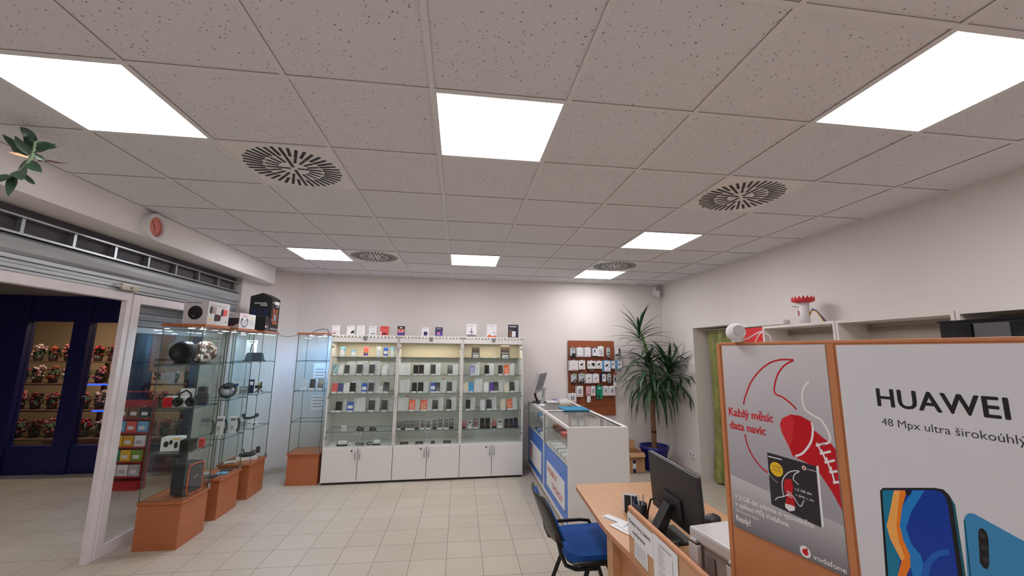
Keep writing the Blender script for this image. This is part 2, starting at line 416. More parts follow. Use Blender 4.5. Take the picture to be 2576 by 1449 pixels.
# ---- corridor behind it
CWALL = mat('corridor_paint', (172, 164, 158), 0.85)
b = B(); b.box(-9.4, 4.78, 2.36, -2.9, 4.95, 2.75, CWALL); b.box(-9.5, YF, 0, -9.3, 8.0, 2.75, CWALL)
b.box(-9.4, YF - 0.12, 0, -3.0, YF, 2.75, CWALL)
struct(b.build('wall_corridor'))
struct(box1('ceiling_corridor', -9.5, YF, 2.7, -2.62, 4.95, 2.76, CWALL))
NB = mat('navy_door_paint', (20, 23, 84), 0.42)
d2 = sroot('door_2')
bx(d2, 'header', -9.3, 4.74, 2.005, -2.9, 4.84, 2.36, NB)
bx(d2, 'bottom_rail', -9.3, 4.74, 0.0, -3.0, 4.82, 0.36, NB)
for x0, x1 in ((-7.3, -7.0), (-6.28, -5.72), (-5.165, -4.96), (-4.38, -4.16), (-3.62, -3.42), (-3.02, -2.9)):
    bx(d2, 'stile', x0, 4.72, 0.0, x1, 4.84, 2.36, NB)
for x0, x1 in ((-7.0, -6.28), (-5.72, -5.165), (-4.96, -4.38), (-4.16, -3.62), (-3.42, -3.02)):
    B().pane(x0, 4.785, 0.36, x1, 4.792, 2.005, DOORGLASS).build('glass_pane', d2)
for x in (-5.24, -4.86):
    B().tube([(x, 4.715, 1.0), (x, 4.66, 1.0), (x + 0.1, 4.66, 1.0)], 0.011, ALU).build('handle', d2)
SHOPW = mat('flower_shop_paint', (196, 168, 132), 0.9)
b = B(); b.box(-9.3, 7.0, 0, -2.6, 7.12, 2.7, SHOPW); b.box(-2.75, 4.95, 0, -2.6, 7.0, 2.7, SHOPW); b.box(-9.3, 4.95, 2.6, -2.6, 7.0, 2.7, SHOPW)
struct(b.build('wall_flower_shop'))

# ---- niche with curtain
GC = mat('green_satin', (140, 142, 82), 0.3, var=0.3, scale=14, stretch=(1, 1, 0.6))
b = B(); n = 72; vs = []
for i in range(n + 1):
    y = 3.71 - 1.25 * i / n
    for z in (0.02, 0.5, 1.0, 1.5, 1.9, 1.985):
        a = 0.05 * (1.0 if z < 1.8 else 0.6)
        vs.append((3.585 + a * math.sin(i * 0.62) + 0.012 * math.sin(i * 1.7 + z * 1.3) - (0.03 if z < 0.3 else 0) , y - (0.03 * math.sin(z * 1.5) if z < 1.9 else 0) * (1 if i < 12 else 0.3), z))
fs = [(i * 6 + k, i * 6 + k + 1, (i + 1) * 6 + k + 1, (i + 1) * 6 + k) for i in range(n) for k in range(5)]
b.add(vs, fs, GC, True)
b.add([(x + 0.004, y, z) for x, y, z in vs], [f[::-1] for f in fs], GC, True)
tag(b.build('curtain'), 'green satin curtain hanging in the niche of the white side wall', 'curtain')
tag(B().cyl((3.585, 2.11, 1.995), (3.585, 3.75, 1.995), 0.009, WHITE).build('curtain_rail'), 'thin white rail across the top of the niche carrying the green curtain', 'curtain rail')
tag(box1('roller_blind_box', 3.345, 2.05, 1.965, 3.405, 2.86, 2.012, WHITE, bev=0.004), 'white blind cassette fixed along the top of the niche, above the red banner', 'blind')
t = thing('wall_socket', 'white double wall socket low on the side wall beside the green curtain', 'socket', (XR, 3.93, 0.28), -PI / 2)
box1('plate', -0.075, -0.014, -0.04, 0.075, 0, 0.04, PAPER, t, 0.004)
for x in (-0.036, 0.036):
    q = B(); q.cyl((x, -0.0155, 0), (x, -0.012, 0), 0.019, LGREY); q.cyl((x - 0.007, -0.0165, 0), (x - 0.007, -0.015, 0), 0.003, BINK); q.cyl((x + 0.007, -0.0165, 0), (x + 0.007, -0.015, 0), 0.003, BINK)
    q.build('outlet', t)
t = thing('motion_sensor', 'small white motion sensor high in the far corner, under the ceiling', 'sensor', (3.33, 4.55, 2.62), 0.7)
box1('housing', -0.035, -0.03, -0.05, 0.035, 0.03, 0.05, PAPER, t, 0.01)
box1('lens', -0.025, -0.038, -0.035, 0.025, -0.028, 0.0, LGREY, t, 0.004)
box1('bracket', -0.015, 0.03, -0.02, 0.015, 0.09, 0.12, PAPER, t)

# ---- ceiling lamps and air vents
LN = {(-3, 0): 'large bright square ceiling panel nearest the leafy plant, cut by the frame edge', (0, 0): 'bright square ceiling panel in the middle, largest one seen whole',
      (3, -1): 'bright square ceiling panel above the poster partition', (-3, 5): 'lit ceiling panel above the glass vitrines, beside a round vent',
      (0, 5): 'lit ceiling panel above the middle white phone cabinet', (3, 3): 'lit ceiling panel nearest the long side wall, in front of two smaller fittings', (3, 6): 'lit ceiling panel closest to the back wall, touching a round vent'}
for c, r in LAMPS:
    t = thing('ceiling_light', LN.get((c, r), 'unseen square LED ceiling panel added behind the viewpoint for light'), 'ceiling light', ((c + .5) * TILE, (r + .5) * TILE, H), 0, 'LED ceiling panels')
    q = B()
    for x0, y0, x1, y1 in ((-.298, -.298, .298, -.282), (-.298, .282, .298, .298), (-.298, -.282, -.282, .282), (.282, -.282, .298, .282)): q.box(x0, y0, 0.0008, x1, y1, 0.02, PAPER)
    q.build('frame', t)
    box1('diffuser', -.282, -.282, 0.002, .282, .282, 0.018, LED, t)
VL = {(-2, 1): 'large round slotted air vent between the entrance and the middle ceiling panel', (3, 1): 'round slotted air vent on the side-wall half of the ceiling, above the poster partition',
      (-2, 5): 'small distant round vent beside the lit panel above the vitrines', (3, 5): 'small distant round vent touching the lit panel nearest the back wall'}
for c, r in VENTS:
    t = thing('air_vent', VL[(c, r)], 'air vent', ((c + .5) * TILE, (r + .5) * TILE, H), 0, 'round ceiling vents')
    box1('plate', -.298, -.298, 0.001, .298, .298, 0.015, mat('vent_plate', (236, 234, 233), 0.45), t)
    q = B()
    def slot(ang, r0, r1, w):
        ca, sa = math.cos(ang), math.sin(ang)
        P = [(r0, -w), (r1, -w), (r1, w), (r0, w)]
        q.prism([(a * ca - d * sa, a * sa + d * ca) for a, d in P], -0.0006, 0.0012, BINK)
    for k in range(40):
        a = 2 * PI * (k + .5) / 40
        if k % 2 == 0: slot(a, 0.165, 0.268, 0.0085)
        else: slot(a, 0.172, 0.274, 0.0085)
    for k in range(20):
        a = 2 * PI * (k + .25) / 20
        if k % 5 == 0: slot(a, 0.02, 0.158, 0.0085)
        else: slot(a, 0.085, 0.158, 0.0075)
    q.build('slots', t)

# ---- roller shutter above the door
t = thing('roller_shutter', 'galvanised steel roller shutter rolled up above the white sliding door', 'roller shutter', (0, 0, 0))
q = B(); q.prism([(-2.8, 2.355), (-2.66, 2.355), (-2.635, 2.335), (-2.625, 2.30), (-2.635, 2.26), (-2.66, 2.235), (-2.8, 2.235)], -1.08, 3.862, GALV, ax='y'); q.build('drum_cover', t)
q = B()
for i, (za, zb, o) in enumerate(((2.205, 2.234, 0.0), (2.178, 2.203, 0.012), (2.15, 2.176, 0.004), (2.126, 2.148, 0.014))):
    q.box(-2.72, -1.08, za, -2.645 - o, 3.862, zb, GALV, 0.003)
for k in range(6): q.box(-2.79, 2.35, 2.09 - k * 0.06, -2.735 - 0.003 * (k % 2), 3.862, 2.145 - k * 0.06, GALV, 0.004)
q.build('curtain_slats', t)
q = B(); q.box(-2.70, -1.08, 2.475, -2.645, 3.862, 2.487, ALU); q.box(-2.70, -1.08, 2.362, -2.64, 3.862, 2.376, ALU)
y = -0.9
while y < 3.84:
    q.box(-2.69, y, 2.376, -2.66, y + 0.022, 2.475, ALU); y += 0.36
q.build('bracket_frame', t)
box1('backing', -2.8, -1.08, 2.36, -2.705, 3.862, 2.55, mat('shutter_backing', (88, 84, 92), 0.6, var=0.15, scale=2), t)
q = B(); q.box(-2.65, 2.06, 2.135, -2.622, 2.24, 2.185, mat('lock_steel', (190, 182, 168), 0.35, 0.8), 0.004); q.cyl((-2.624, 2.16, 2.16), (-2.612, 2.16, 2.16), 0.012, CHROME); q.box(-2.65, 2.0, 2.15, -2.63, 2.06, 2.172, CHROME)
q.build('lock', t)

# ---- wall clock on the beam
t = thing('wall_clock', 'round white wall clock with a pink face on the beam above the shutter', 'clock', (-2.409, 1.955, 2.645), PI / 2)
def ring(q, r0, r1, y0, y1, m, n=36):
    prof = [(r0, y0), (r1, y0), (r1, y1), (r0, y1), (r0, y0)]
    vs = [(r * math.cos(2 * PI * k / n), y, r * math.sin(2 * PI * k / n)) for r, y in prof for k in range(n)]
    q.add(vs, [(i * n + k, i * n + (k + 1) % n, (i + 1) * n + (k + 1) % n, (i + 1) * n + k) for i in range(4) for k in range(n)], m, False)
q = B(); ring(q, 0.083, 0.112, -0.05, 0.0, PAPER); q.build('rim', t)
q = B(); q.cyl((0, -0.03, 0), (0, -0.002, 0), 0.083, mat('clock_face', (226, 128, 112), 0.5), n=32)
for k in range(12):
    a = k * PI / 6; q.stroke([(0.066 * math.cos(a), 0.066 * math.sin(a)), (0.077 * math.cos(a), 0.077 * math.sin(a))], 0.004, -0.0305, DARK)
q.build('face', t)
q = B(); q.stroke([(-0.03, 0.045), (0.006, -0.01)], 0.005, -0.032, DARK); q.build('hour_hand', t)
q = B(); q.stroke([(-0.006, 0.012), (0.02, -0.062)], 0.004, -0.034, DARK); q.build('minute_hand', t)

# ================================================================ CORRIDOR AND FLOWER SHOP
t = thing('card_rack', 'red floor rack of gift cards and packs standing in the corridor', 'display rack', (-3.78, 4.1, 0), -0.06)
RK = mat('red_rack', (176, 34, 44), 0.5)
q = B(); q.box(-0.2, 0.0, 0.0, 0.2, 0.03, 1.02, RK, 0.004); q.text('O', 0.07, 0.93, 0.03, -0.001, PAPER); q.build('back_panel', t)
box1('base', -0.21, -0.12, 0.0, 0.21, 0.03, 0.09, RK, t, 0.004)
for i in range(5): box1('shelf', -0.2, -0.10 + i * 0.012, 0.14 + i * 0.165, 0.2, 0.0, 0.152 + i * 0.165, RK, t)
q = B(); q.tube([(-0.19, 0.015, 1.0), (-0.19, 0.015, 1.12), (0.19, 0.015, 1.12), (0.19, 0.015, 1.0)], 0.008, RK); q.build('hoop', t)
PK = [[PAPER, PAPER, LGREY], [GREEN, YELLOW, mat('lime_pack', (120, 160, 50), .5)], [YELLOW, mat('amber_pack', (216, 160, 44), .5), PAPER], [SKY, CORAL, SKY], [BROWN, BROWN, DARK]]
PKN = [['white', 'white', 'pale grey'], ['green', 'yellow', 'lime'], ['yellow', 'amber', 'white'], ['blue', 'coral', 'blue'], ['brown', 'brown', 'dark']]
RT = Matrix.Translation((-3.78, 4.1, 0)) @ Matrix.Rotation(-0.06, 4, 'Z')
for i in range(5):
    for j in range(3):
        q = B(); m = PK[i][j]; q.box(-0.058, -0.012, 0, 0.058, 0.012, 0.125, m, 0.002); q.rect(-0.04, 0.03, 0.03, 0.07, -0.0126, LGREY if m is PAPER else PAPER)
        o = q.build('gift_pack'); p = RT @ Vector((-0.128 + j * 0.128, -0.072 + i * 0.012, 0.153 + i * 0.165))
        tag(o, f'{PKN[i][j]} pack, {ORD[j+1]} from the door frame on the {ORD[5-i]} tier of the red rack', 'pack', 'packs on the red rack'); put(o, p, -0.06)
t = thing('notice_board', 'beige picture poster on the navy corridor front, seen through the glass vitrine', 'poster', (-3.89, 4.76, 1.34), 0)
q = B(); q.box(-0.26, -0.012, 0, 0.26, 0.012, 0.68, mat('beige_poster', (196, 160, 122), 0.6, var=0.1, scale=6)); q.disc(-0.06, 0.47, 0.09, -0.0126, mat('poster_pink', (190, 120, 110), .6)); q.rect(-0.2, 0.06, 0.16, 0.1, -0.0126, BROWN); q.rect(-0.2, 0.14, 0.12, 0.17, -0.0126, BROWN); q.build('picture', t)
box1('edge_strip', -0.27, -0.016, -0.01, -0.255, 0.014, 0.69, RK, t); box1('edge_strip', 0.255, -0.016, -0.01, 0.27, 0.014, 0.69, RK, t)

o = B().box(-.09, -.001, 0, .09, .001, .15, PAPER).rect(-.05, .08, .06, .085, -.0016, INK).rect(-.05, .05, .04, .055, -.0016, INK).build('paper_notice'); put(o, (-3.92, 4.783, 1.17)); tag(o, 'white paper notice on the corridor glass below the beige picture poster', 'notice')
# tiered flower stands
LEAFM = mat('flower_leaf', (40, 70, 34), 0.6, var=0.3, scale=30)
TIER = mat('stand_board', (132, 100, 78), 0.6, var=0.1, scale=4)
t = thing('flower_stand', 'long tiered wooden flower stand inside the shop behind the navy doors', 'display stand', (-5.2, 5.75, 0), 0)
for i, z in enumerate((0.3, 0.68, 1.06, 1.4)): box1('shelf', -2.0, -0.36 + i * 0.2, z, 2.1, -0.05 + i * 0.2, z + 0.025, TIER, t)
for x in (-1.98, -0.7, 0.6, 2.05): box1('upright', x, 0.55, 0, x + 0.05, 0.6, 1.46, TIER, t)
for x in (-1.98, -0.7, 0.6, 2.05): box1('support_bar', x, -0.34, 0, x + 0.04, 0.56, 0.3, TIER, t)
tag(B().cyl((-5.53, 5.2, 0), (-5.53, 5.2, 1.62), 0.022, ALU).build('steel_post'), 'upright steel post in front of the flower stand behind the navy doors', 'post')
FC = [((170, 34, 44), (112, 20, 30), 'red'), ((196, 110, 116), (140, 56, 70), 'pink'), ((214, 190, 180), (180, 120, 126), 'white'), ((130, 44, 56), (80, 28, 40), 'wine'), ((176, 84, 52), (130, 44, 40), 'orange')]
protos = []
for ci, (c1, c2, nm) in enumerate(FC):
    m1 = mat('petal_' + nm, c1, 0.6); m2 = mat('petal_dark_' + nm, c2, 0.6)
    o = B().lathe([(0.0, 0), (0.05, 0), (0.065, 0.1), (0.058, 0.1), (0.0, 0.09)], mat('pot_' + nm, (70, 54, 46) if ci % 2 else (90, 82, 78), .6), 12).build('bouquet')
    tag(o, f'{nm} bouquet in a pot on the flower stand behind the navy glazed doors', 'bouquet', f'{nm} bouquets on the flower stand')
    q = B()
    for k in range(44):
        a = rnd.uniform(0, 2 * PI); rr = rnd.uniform(0.01, 0.084); z = 0.07 + rnd.uniform(0, 0.21) * (1 - rr * 3)
        q.sphere((rr * math.cos(a), rr * math.sin(a), z), rnd.uniform(0.012, 0.026), m1 if k % 3 else m2, 7, 5)
    q.build('blossoms', o)
    q = B()
    for k in range(20):
        a = k * 2 * PI / 20 + rnd.uniform(-.2, .2); q.leaf([(0, 0, 0.09), (0.06 * math.cos(a), 0.06 * math.sin(a), 0.1 + .006 * k), (0.1 * math.cos(a), 0.1 * math.sin(a), 0.17 + rnd.uniform(-.13, .09))], 0.022, LEAFM)
    q.build('leaf_tuft', o)
    protos.append(o)
k = 0
for i, z in enumerate((0.3262, 0.7062, 1.0862, 1.4262)):
    for j in range(18):
        x = -7.0 + j * 0.222 + rnd.uniform(-.005, .005)
        p = (x, 5.535 + i * 0.2, z); ci = (k * 7 + i * 2 + (k // 5)) % 5
        o = protos[ci] if protos[ci].location.length == 0 else dup(protos[ci], p)
        put(o, p, rnd.uniform(0, 6)); o.scale = (1, 1, rnd.uniform(0.9, 1.05)); k += 1
q = B(); q.box(-5.75, 5.775, 1.062, -5.35, 5.789, 1.083, BLUEREFL); tag(q.build('reflection_strip'), 'short blue reflection drawn as a glowing strip on the flower display, higher of two', 'reflection strip')
q = B(); q.box(-5.42, 5.575, 0.682, -4.98, 5.589, 0.702, BLUEREFL); tag(q.build('reflection_strip'), 'thin blue reflection drawn as a glowing strip on the flower display, lower of two', 'reflection strip')
for i, (x, z) in enumerate(((-5.1, 1.42), (-4.72, 1.14), (-4.62, 0.74), (-4.95, 0.44))):
    o = box1('price_sign', -0.05, -0.004, 0, 0.05, 0.004, 0.06, PAPER); put(o, (x, (6.03, 5.82, 5.62, 5.42)[i], (1.4262, 1.0862, 0.7062, 0.3262)[i]))
    tag(o, ['white price sign on the uppermost tier of the flower stand', 'white price sign on the third tier of the flower stand', 'white price sign on the second tier of the flower stand', 'white price sign on the bottom tier of the flower stand'][i], 'sign', 'flower price signs')

# ================================================================ GLASS VITRINES
SHZ = (0.762, 1.141, 1.518)
def vitrine(name, label, loc, rz, W, D, base_m=CHERRY, led=SPOTLED):
    # local: front = -y, x across; origin front-left floor corner; top at 1.878
    t = thing('glass_vitrine', label, 'display case', loc, rz, 'tall glass vitrines')
    box1('base_box', 0.014, 0.014, 0, W - 0.014, D - 0.01, 0.36, base_m, t, 0.002)
    box1('base_top', 0, 0, 0.36, W, D, 0.38, base_m, t, 0.003)
    tp = box1('top_board', 0, 0, 1.855, W, D, 1.878, base_m, t, 0.003)
    g = 0.006; e = 0.012
    for a in ((e, e, 0.38, W - e, e + g, 1.855), (e, D - e - g, 0.38, W - e, D - e, 1.855), (e, e + g, 0.38, e + g, D - e - g, 1.855), (W - e - g, e + g, 0.38, W - e, D - e - g, 1.855)):
        B().pane(*a).build('glass_panel', t)
    for z in SHZ:
        s = B().pane(e + g + .001, e + g + .004, z - 0.006, W - e - g - .001, D - e - g - .001, z).build('glass_shelf', t)
        q = B()
        for x in (e + g + 0.004, W - e - g - 0.016):
            for y in (e + g + 0.004, D - e - g - 0.016): q.box(x, y, z - 0.014, x + 0.012, y + 0.012, z - 0.0065, CHROME)
        q.build('shelf_clip', s)
    for x in (W * 0.3, W * 0.72):
        q = B(); q.cyl((x, D * 0.5, 1.845), (x, D * 0.5, 1.855), 0.03, CHROME); q.cyl((x, D * 0.5, 1.8435), (x, D * 0.5, 1.8452), 0.024, led); q.build('downlight', t)
    q = B(); q.box(W - 0.05, -0.004, 0.383, W - 0.018, 0.011, 0.42, CHROME, 0.003); q.build('lock', t)
    return t
vitrine('v', 'glass vitrine on a wooden base nearest the sliding door, holding the big black speaker', (-2.13, 2.36, 0), PI / 2, 0.40, 0.36)
vitrine('v', 'glass vitrine on a wooden base, middle one of the three along the entrance', (-2.157, 2.965, 0), PI / 2, 0.40, 0.36)
vitrine('v', 'glass vitrine on a wooden base, last of the three, topped by a tall black box', (-2.14, 3.52, 0), PI / 2, 0.395, 0.36)
vitrine('v', 'blue-lit glass vitrine on a wooden base beside the white phone cabinets', (-1.945, 3.975, 0), 0, 0.40, 0.36, CHERRY, BLUESPOT)
# goods on top of the vitrines
ZT = 1.8785
t = thing('speaker_box', 'white carton with a round black speaker pictured, on the nearest vitrine', 'box', (-2.145, 2.40, ZT), PI / 2 - 0.06)
# local x runs along the side facing the room, front (-y) faces the room
L, D = 0.31, 0.215
q = B(); q.box(0, 0, 0, L, D, 0.215, mat('carton_white', (214, 212, 214), .5), 0.002, )
q.build('carton', t)
q = B(); e = -0.0008; q.T = Matrix.Diagonal((1.31, 1, 1.05, 1))
q.rect(0.02, 0.165, 0.14, 0.178, e, LGREY); q.rect(0.15, 0.163, 0.19, 0.178, e, LGREY)
def cupshape(cx, cz, m):
    q.poly([(cx - .03, cz - .032), (cx + .025, cz - .026), (cx + .032, cz + .026), (cx - .03, cz + .034)], e, m); q.disc(cx - .03, cz, .014, e * 1.6, DARK, .034)
cupshape(0.06, 0.128, mat('camo_print', (170, 150, 148), .6, var=.5, scale=60)); cupshape(0.185, 0.118, CORAL); cupshape(0.115, 0.065, MAROON)
q.disc(0.035, 0.045, .011, e, YELLOW); q.rect(0.2, 0.03, 0.213, 0.045, e, INK); q.rect(0.02, 0.012, 0.1, 0.016, e, LGREY); q.build('front_print', t)
q = B(); q.T = Matrix.Rotation(-PI / 2, 4, 'Z'); q.rect(-D + .02, 0.192, -D + 0.15, 0.2, e, INK); q.disc(-0.11, 0.105, 0.064, e, BLACK, n=28); q.disc(-0.12, 0.075, 0.008, e * 1.8, GREY); q.stroke([(-0.1, .13), (-.07, .12)], .006, e * 1.8, DARK); q.build('side_print', t)
o = B().pane(-0.09, -0.05, 0, 0.09, 0.05, 0.014, CLEAR, LGREY).build('plastic_case'); put(o, (-2.425, 2.55, ZT), PI / 2); tag(o, 'flat clear plastic case lying on the nearest vitrine behind the white carton', 'case')
t = thing('boombox_carton', 'low white carton with a silver boombox pictured, on the middle vitrine', 'box', (-2.17, 3.00, ZT), PI / 2 - 0.04)
q = B(); q.box(0, 0, 0, 0.31, 0.2, 0.16, mat('carton_white'), 0.002); q.build('carton', t)
q = B(); q.T = Matrix.Diagonal((1.44, 1, 1.18, 1)); q.disc(0.065, 0.06, 0.05, e, DARK, n=24); q.disc(0.065, 0.052, 0.043, e * 1.6, SILVER, .034); q.disc(0.065, 0.092, 0.03, e * 1.6, PAPER, .012)
for i in range(3): q.rect(0.13, 0.035 + i * .018, 0.2, 0.044 + i * .018, e, LGREY)
q.disc(0.165, 0.1, .008, e, YELLOW); q.rect(0.02, 0.115, 0.12, 0.122, e, PINK); q.build('front_print', t)
q = B(); q.T = Matrix.Rotation(-PI / 2, 4, 'Z'); q.rect(-0.195, 0.045, -0.005, 0.105, e, DARK); q.poly([(-0.19, .045), (-.015, .045), (-.06, .02), (-.14, .02)], e * 1.6, MAROON); q.build('side_print', t)
t = thing('tower_speaker_box', 'tall black peaked carton picturing a party speaker, on the last vitrine', 'box', (-2.15, 3.65, ZT), PI / 2)
KB = mat('black_carton', (26, 26, 30), .45)
q = B(); q.prism([(0, 0), (0.25, 0), (0.25, 0.42), (0.11, 0.465), (0, 0.405)], 0, 0.225, KB, ax='x'); q.build('carton', t)
q = B(); q.T = Matrix.Diagonal((0.95, 1, 1.14, 1)); q.rect(0.03, 0.30, 0.075, 0.315, e, LGREY); q.rect(0.09, 0.29, 0.22, 0.325, e, PAPER)
q.rect(0.14, 0.265, 0.21, 0.28, e, LGREY)
q.rect(0.06, 0.08, 0.19, 0.24, e, ORANGE); q.rect(0.07, 0.09, 0.18, 0.23, e * 1.7, BROWN); q.rect(0.1, 0.23, 0.15, 0.262, e, DARK); q.disc(0.12, 0.14, 0.022, e * 2.4, SKY, .03); q.rect(0.1, 0.16, 0.125, 0.175, e * 2.6, PAPER)
q.disc(0.04, 0.12, 0.012, e, CORAL)
for i in range(8): q.rect(0.02 + i * .027, 0.015, 0.035 + i * .027, 0.035, e, LGREY)
q.build('front_print', t)
q = B(); q.T = Matrix.Rotation(-PI / 2, 4, 'Z'); q.rect(-0.2, 0.33, -0.06, 0.345, e, LGREY); q.rect(-0.13, 0.305, -0.05, 0.322, e, LGREY)
for i in range(3): q.rect(-0.22 + i * .07, 0.14, -0.17 + i * .07, 0.26, e, NAVY)
q.build('side_print', t)
t = thing('helmet_speaker_box', 'small rounded black package wedged in front of the tall black peaked carton', 'box', (-2.15, 3.53, ZT), PI / 2)
q = B(); q.prism([(0, 0), (0.112, 0), (0.112, 0.11), (0.1, 0.15), (0.06, 0.172), (0.02, 0.18), (0, 0.17)], 0.0, 0.12, KB, ax='y'); q.build('package', t)
q = B(); q.rect(0.01, 0.035, 0.035, 0.06, e, PAPER); q.rect(0.045, 0.04, 0.08, 0.056, e, LGREY); q.rect(0.06, 0.015, 0.1, 0.024, e, LGREY); q.stroke([(0.02, .09), (.06, .085), (.08, .07)], .005, e, CORAL); q.build('front_print', t)

# goods inside the vitrines
def zshelf(i): return (0.3805, 0.7625, 1.1415, 1.5185)[i]
CAMO = bpy.data.materials.new('camouflage'); CAMO.use_nodes = True
_nt = CAMO.node_tree; _v = _nt.nodes.new('ShaderNodeTexNoise'); _v.inputs['Scale'].default_value = 26; _v.inputs['Detail'].default_value = 2
_r = _nt.nodes.new('ShaderNodeValToRGB'); _r.color_ramp.interpolation = 'CONSTANT'
_r.color_ramp.elements[0].color = lin((60, 46, 40)) + (1,); _r.color_ramp.elements[1].position = 0.46; _r.color_ramp.elements[1].color = lin((140, 104, 88)) + (1,)
_e = _r.color_ramp.elements.new(0.55); _e.color = lin((226, 222, 216)) + (1,)
_tc = _nt.nodes.new('ShaderNodeTexCoord'); _nt.links.new(_tc.outputs['Object'], _v.inputs['Vector']); _nt.links.new(_v.outputs['Fac'], _r.inputs[0]); _nt.links.new(_r.outputs[0], _nt.nodes['Principled BSDF'].inputs['Base Color'])
def ball(label, loc, rz, m, face):
    t = thing('round_speaker', label, 'speaker', loc, rz, 'round speakers in the first vitrine')
    q = B(); q.T = Matrix.Translation((0, 0, 0.108)) @ Matrix.Rotation(PI / 2, 4, 'X')
    q.lathe([(0.0, -0.06), (0.06, -0.058), (0.09, -0.045), (0.103, -0.02), (0.1, 0.02), (0.09, 0.045), (0.08, 0.05)], m, 28); q.build('body', t)
    q = B(); q.T = Matrix.Translation((0, 0, 0.108)) @ Matrix.Rotation(PI / 2, 4, 'X'); q.lathe([(0.09, 0.042), (0.09, 0.056), (0.066, 0.06), (0.04, 0.052), (0.0, 0.048)], face, 28); q.build('grille', t)
    box1('foot', -0.05, -0.045, 0, 0.05, 0.045, 0.018, BLACK, t, 0.003)
    return t
ball('glossy black ball-shaped speaker on the upper shelf of the nearest vitrine', (-2.352, 2.48, zshelf(3)), 0.15, mat('anthracite', (46, 48, 58), .35), BLACK)
ball('brown and white camouflage ball-shaped speaker on the upper shelf of the nearest vitrine', (-2.272, 2.642, zshelf(3)), 0.15, CAMO, CAMO)
t = thing('headphone_box', 'red and white headphone box lying on the second shelf of the nearest vitrine', 'box', (-2.455, 2.46, zshelf(2)), 0.12)
q = B(); q.box(0, 0, 0, 0.17, 0.12, 0.085, PAPER, 0.002, faces={'-x': RED}); q.rect(0.0, 0.0, 0.075, 0.085, -0.0007, RED); q.build('carton', t)
t = thing('headphones', 'black over-ear headphones lying in front of the red and white box', 'headphones', (-2.275, 2.446, zshelf(2) + .006), 0.25)
for x in (-0.045, 0.05):
    q = B(); q.T = Matrix.Translation((x, 0, 0.042)) @ Matrix.Rotation(PI / 2 + .3, 4, 'X'); q.lathe([(0.0, -0.02), (0.034, -0.02), (0.04, -0.012), (0.04, 0.012), (0.026, 0.022), (0.02, 0.012), (0, 0.012)], BLACK, 20); q.build('ear_cup', t)
q = B(); q.tube([(-0.045, 0.01, 0.07), (-0.04, 0.02, 0.11), (0.0, 0.03, 0.14), (0.04, 0.02, 0.11), (0.05, 0.01, 0.07)], 0.008, BLACK); q.build('headband', t)
o = box1('paper_leaflet', 0, -0.003, 0, 0.11, 0.003, 0.15, PAPER); put(o, (-2.40, 2.60, zshelf(2)), 0.1); tag(o, 'white leaflet standing behind the red and white headphone box in the nearest vitrine', 'leaflet')
for i, (x, y, s) in enumerate(((-2.215, 2.60, 0.095),)):
    o = box1('speaker_cube', -s / 2, -s / 2, 0, s / 2, s / 2, s, BLACK, None, 0.008); put(o, (x, y, zshelf(2)), 0.4); tag(o, 'black cube speaker on the second shelf of the nearest vitrine, lower of the two', 'speaker', 'cube speakers')
    o = box1('speaker_cube', -0.04, -0.04, 0, 0.04, 0.04, 0.075, DARK, None, 0.008); put(o, (x, y, zshelf(2) + s + 0.001), 0.5); tag(o, 'dark cube speaker stacked on the black cube in the nearest vitrine', 'speaker', 'cube speakers')
o = B().pane(-0.04, -0.004, 0, 0.04, 0.004, 0.14, CLEAR).build('acrylic_stand'); put(o, (-2.25, 2.695, zshelf(2) + .002), 0.5, -0.12); tag(o, 'clear acrylic stand leaning on the second shelf of the nearest vitrine', 'stand')
t = thing('headset_box', 'white carton with black headsets pictured, on the lowest shelf of the nearest vitrine', 'box', (-2.43, 2.47, zshelf(1)), 0.15)
q = B(); q.box(0, 0, 0, 0.15, 0.1, 0.115, PAPER, 0.002); q.disc(0.04, 0.06, 0.02, -0.0008, DARK, .026); q.disc(0.075, 0.075, 0.014, -0.0008, DARK, .02); q.disc(0.115, 0.05, 0.015, -0.0008, DARK, .028); q.rect(.09, .095, .14, .105, -.0008, YELLOW); q.build('carton', t)
o = box1('speaker_cube', -0.05, -0.05, 0, 0.05, 0.05, 0.10, BLACK, None, 0.006); put(o, (-2.215, 2.49, zshelf(1)), 0.2); tag(o, 'black cube speaker beside the white headset carton on the lowest shelf', 'speaker', 'cube speakers')
o = box1('earphone_pack', -0.02, -0.03, 0, 0.02, 0.03, 0.075, RED, None, 0.003); put(o, (-2.19, 2.64, zshelf(1)), 0.3); tag(o, 'small red pack on the lowest shelf of the nearest vitrine', 'pack')
t = thing('party_speaker', 'big black party speaker with an orange-edged front on the vitrine base', 'speaker', (-2.165, 2.46, zshelf(0)), PI / 2 - 0.1)
q = B(); q.box(0, 0.012, 0.012, 0.2, 0.15, 0.27, mat('speaker_cloth', (30, 32, 38), .7), 0.02); q.build('cabinet', t)
def rrect(q, x0, z0, x1, z1, r, w, y, m, n=5):
    P = []
    for cx, cz, a0 in ((x1 - r, z1 - r, 0), (x0 + r, z1 - r, 90), (x0 + r, z0 + r, 180), (x1 - r, z0 + r, 270)):
        for k in range(n + 1):
            a = math.radians(a0 + 90 * k / n); P.append((cx + r * math.cos(a), cz + r * math.sin(a)))
    P.append(P[0]); q.tube([(a, y, c) for a, c in P], w, m, 6)
q = B(); rrect(q, 0.008, 0.016, 0.192, 0.262, 0.03, 0.005, 0.008, ORANGE); q.build('orange_trim', t)['label'] = 'orange trim around the front'
q = B(); q.box(0.02, 0.004, 0.03, 0.18, 0.014, 0.25, DARK, 0.004); q.stroke([(.08, .14), (.1, .155), (.125, .15)], .007, 0.0032, LGREY); q.build('grille', t)
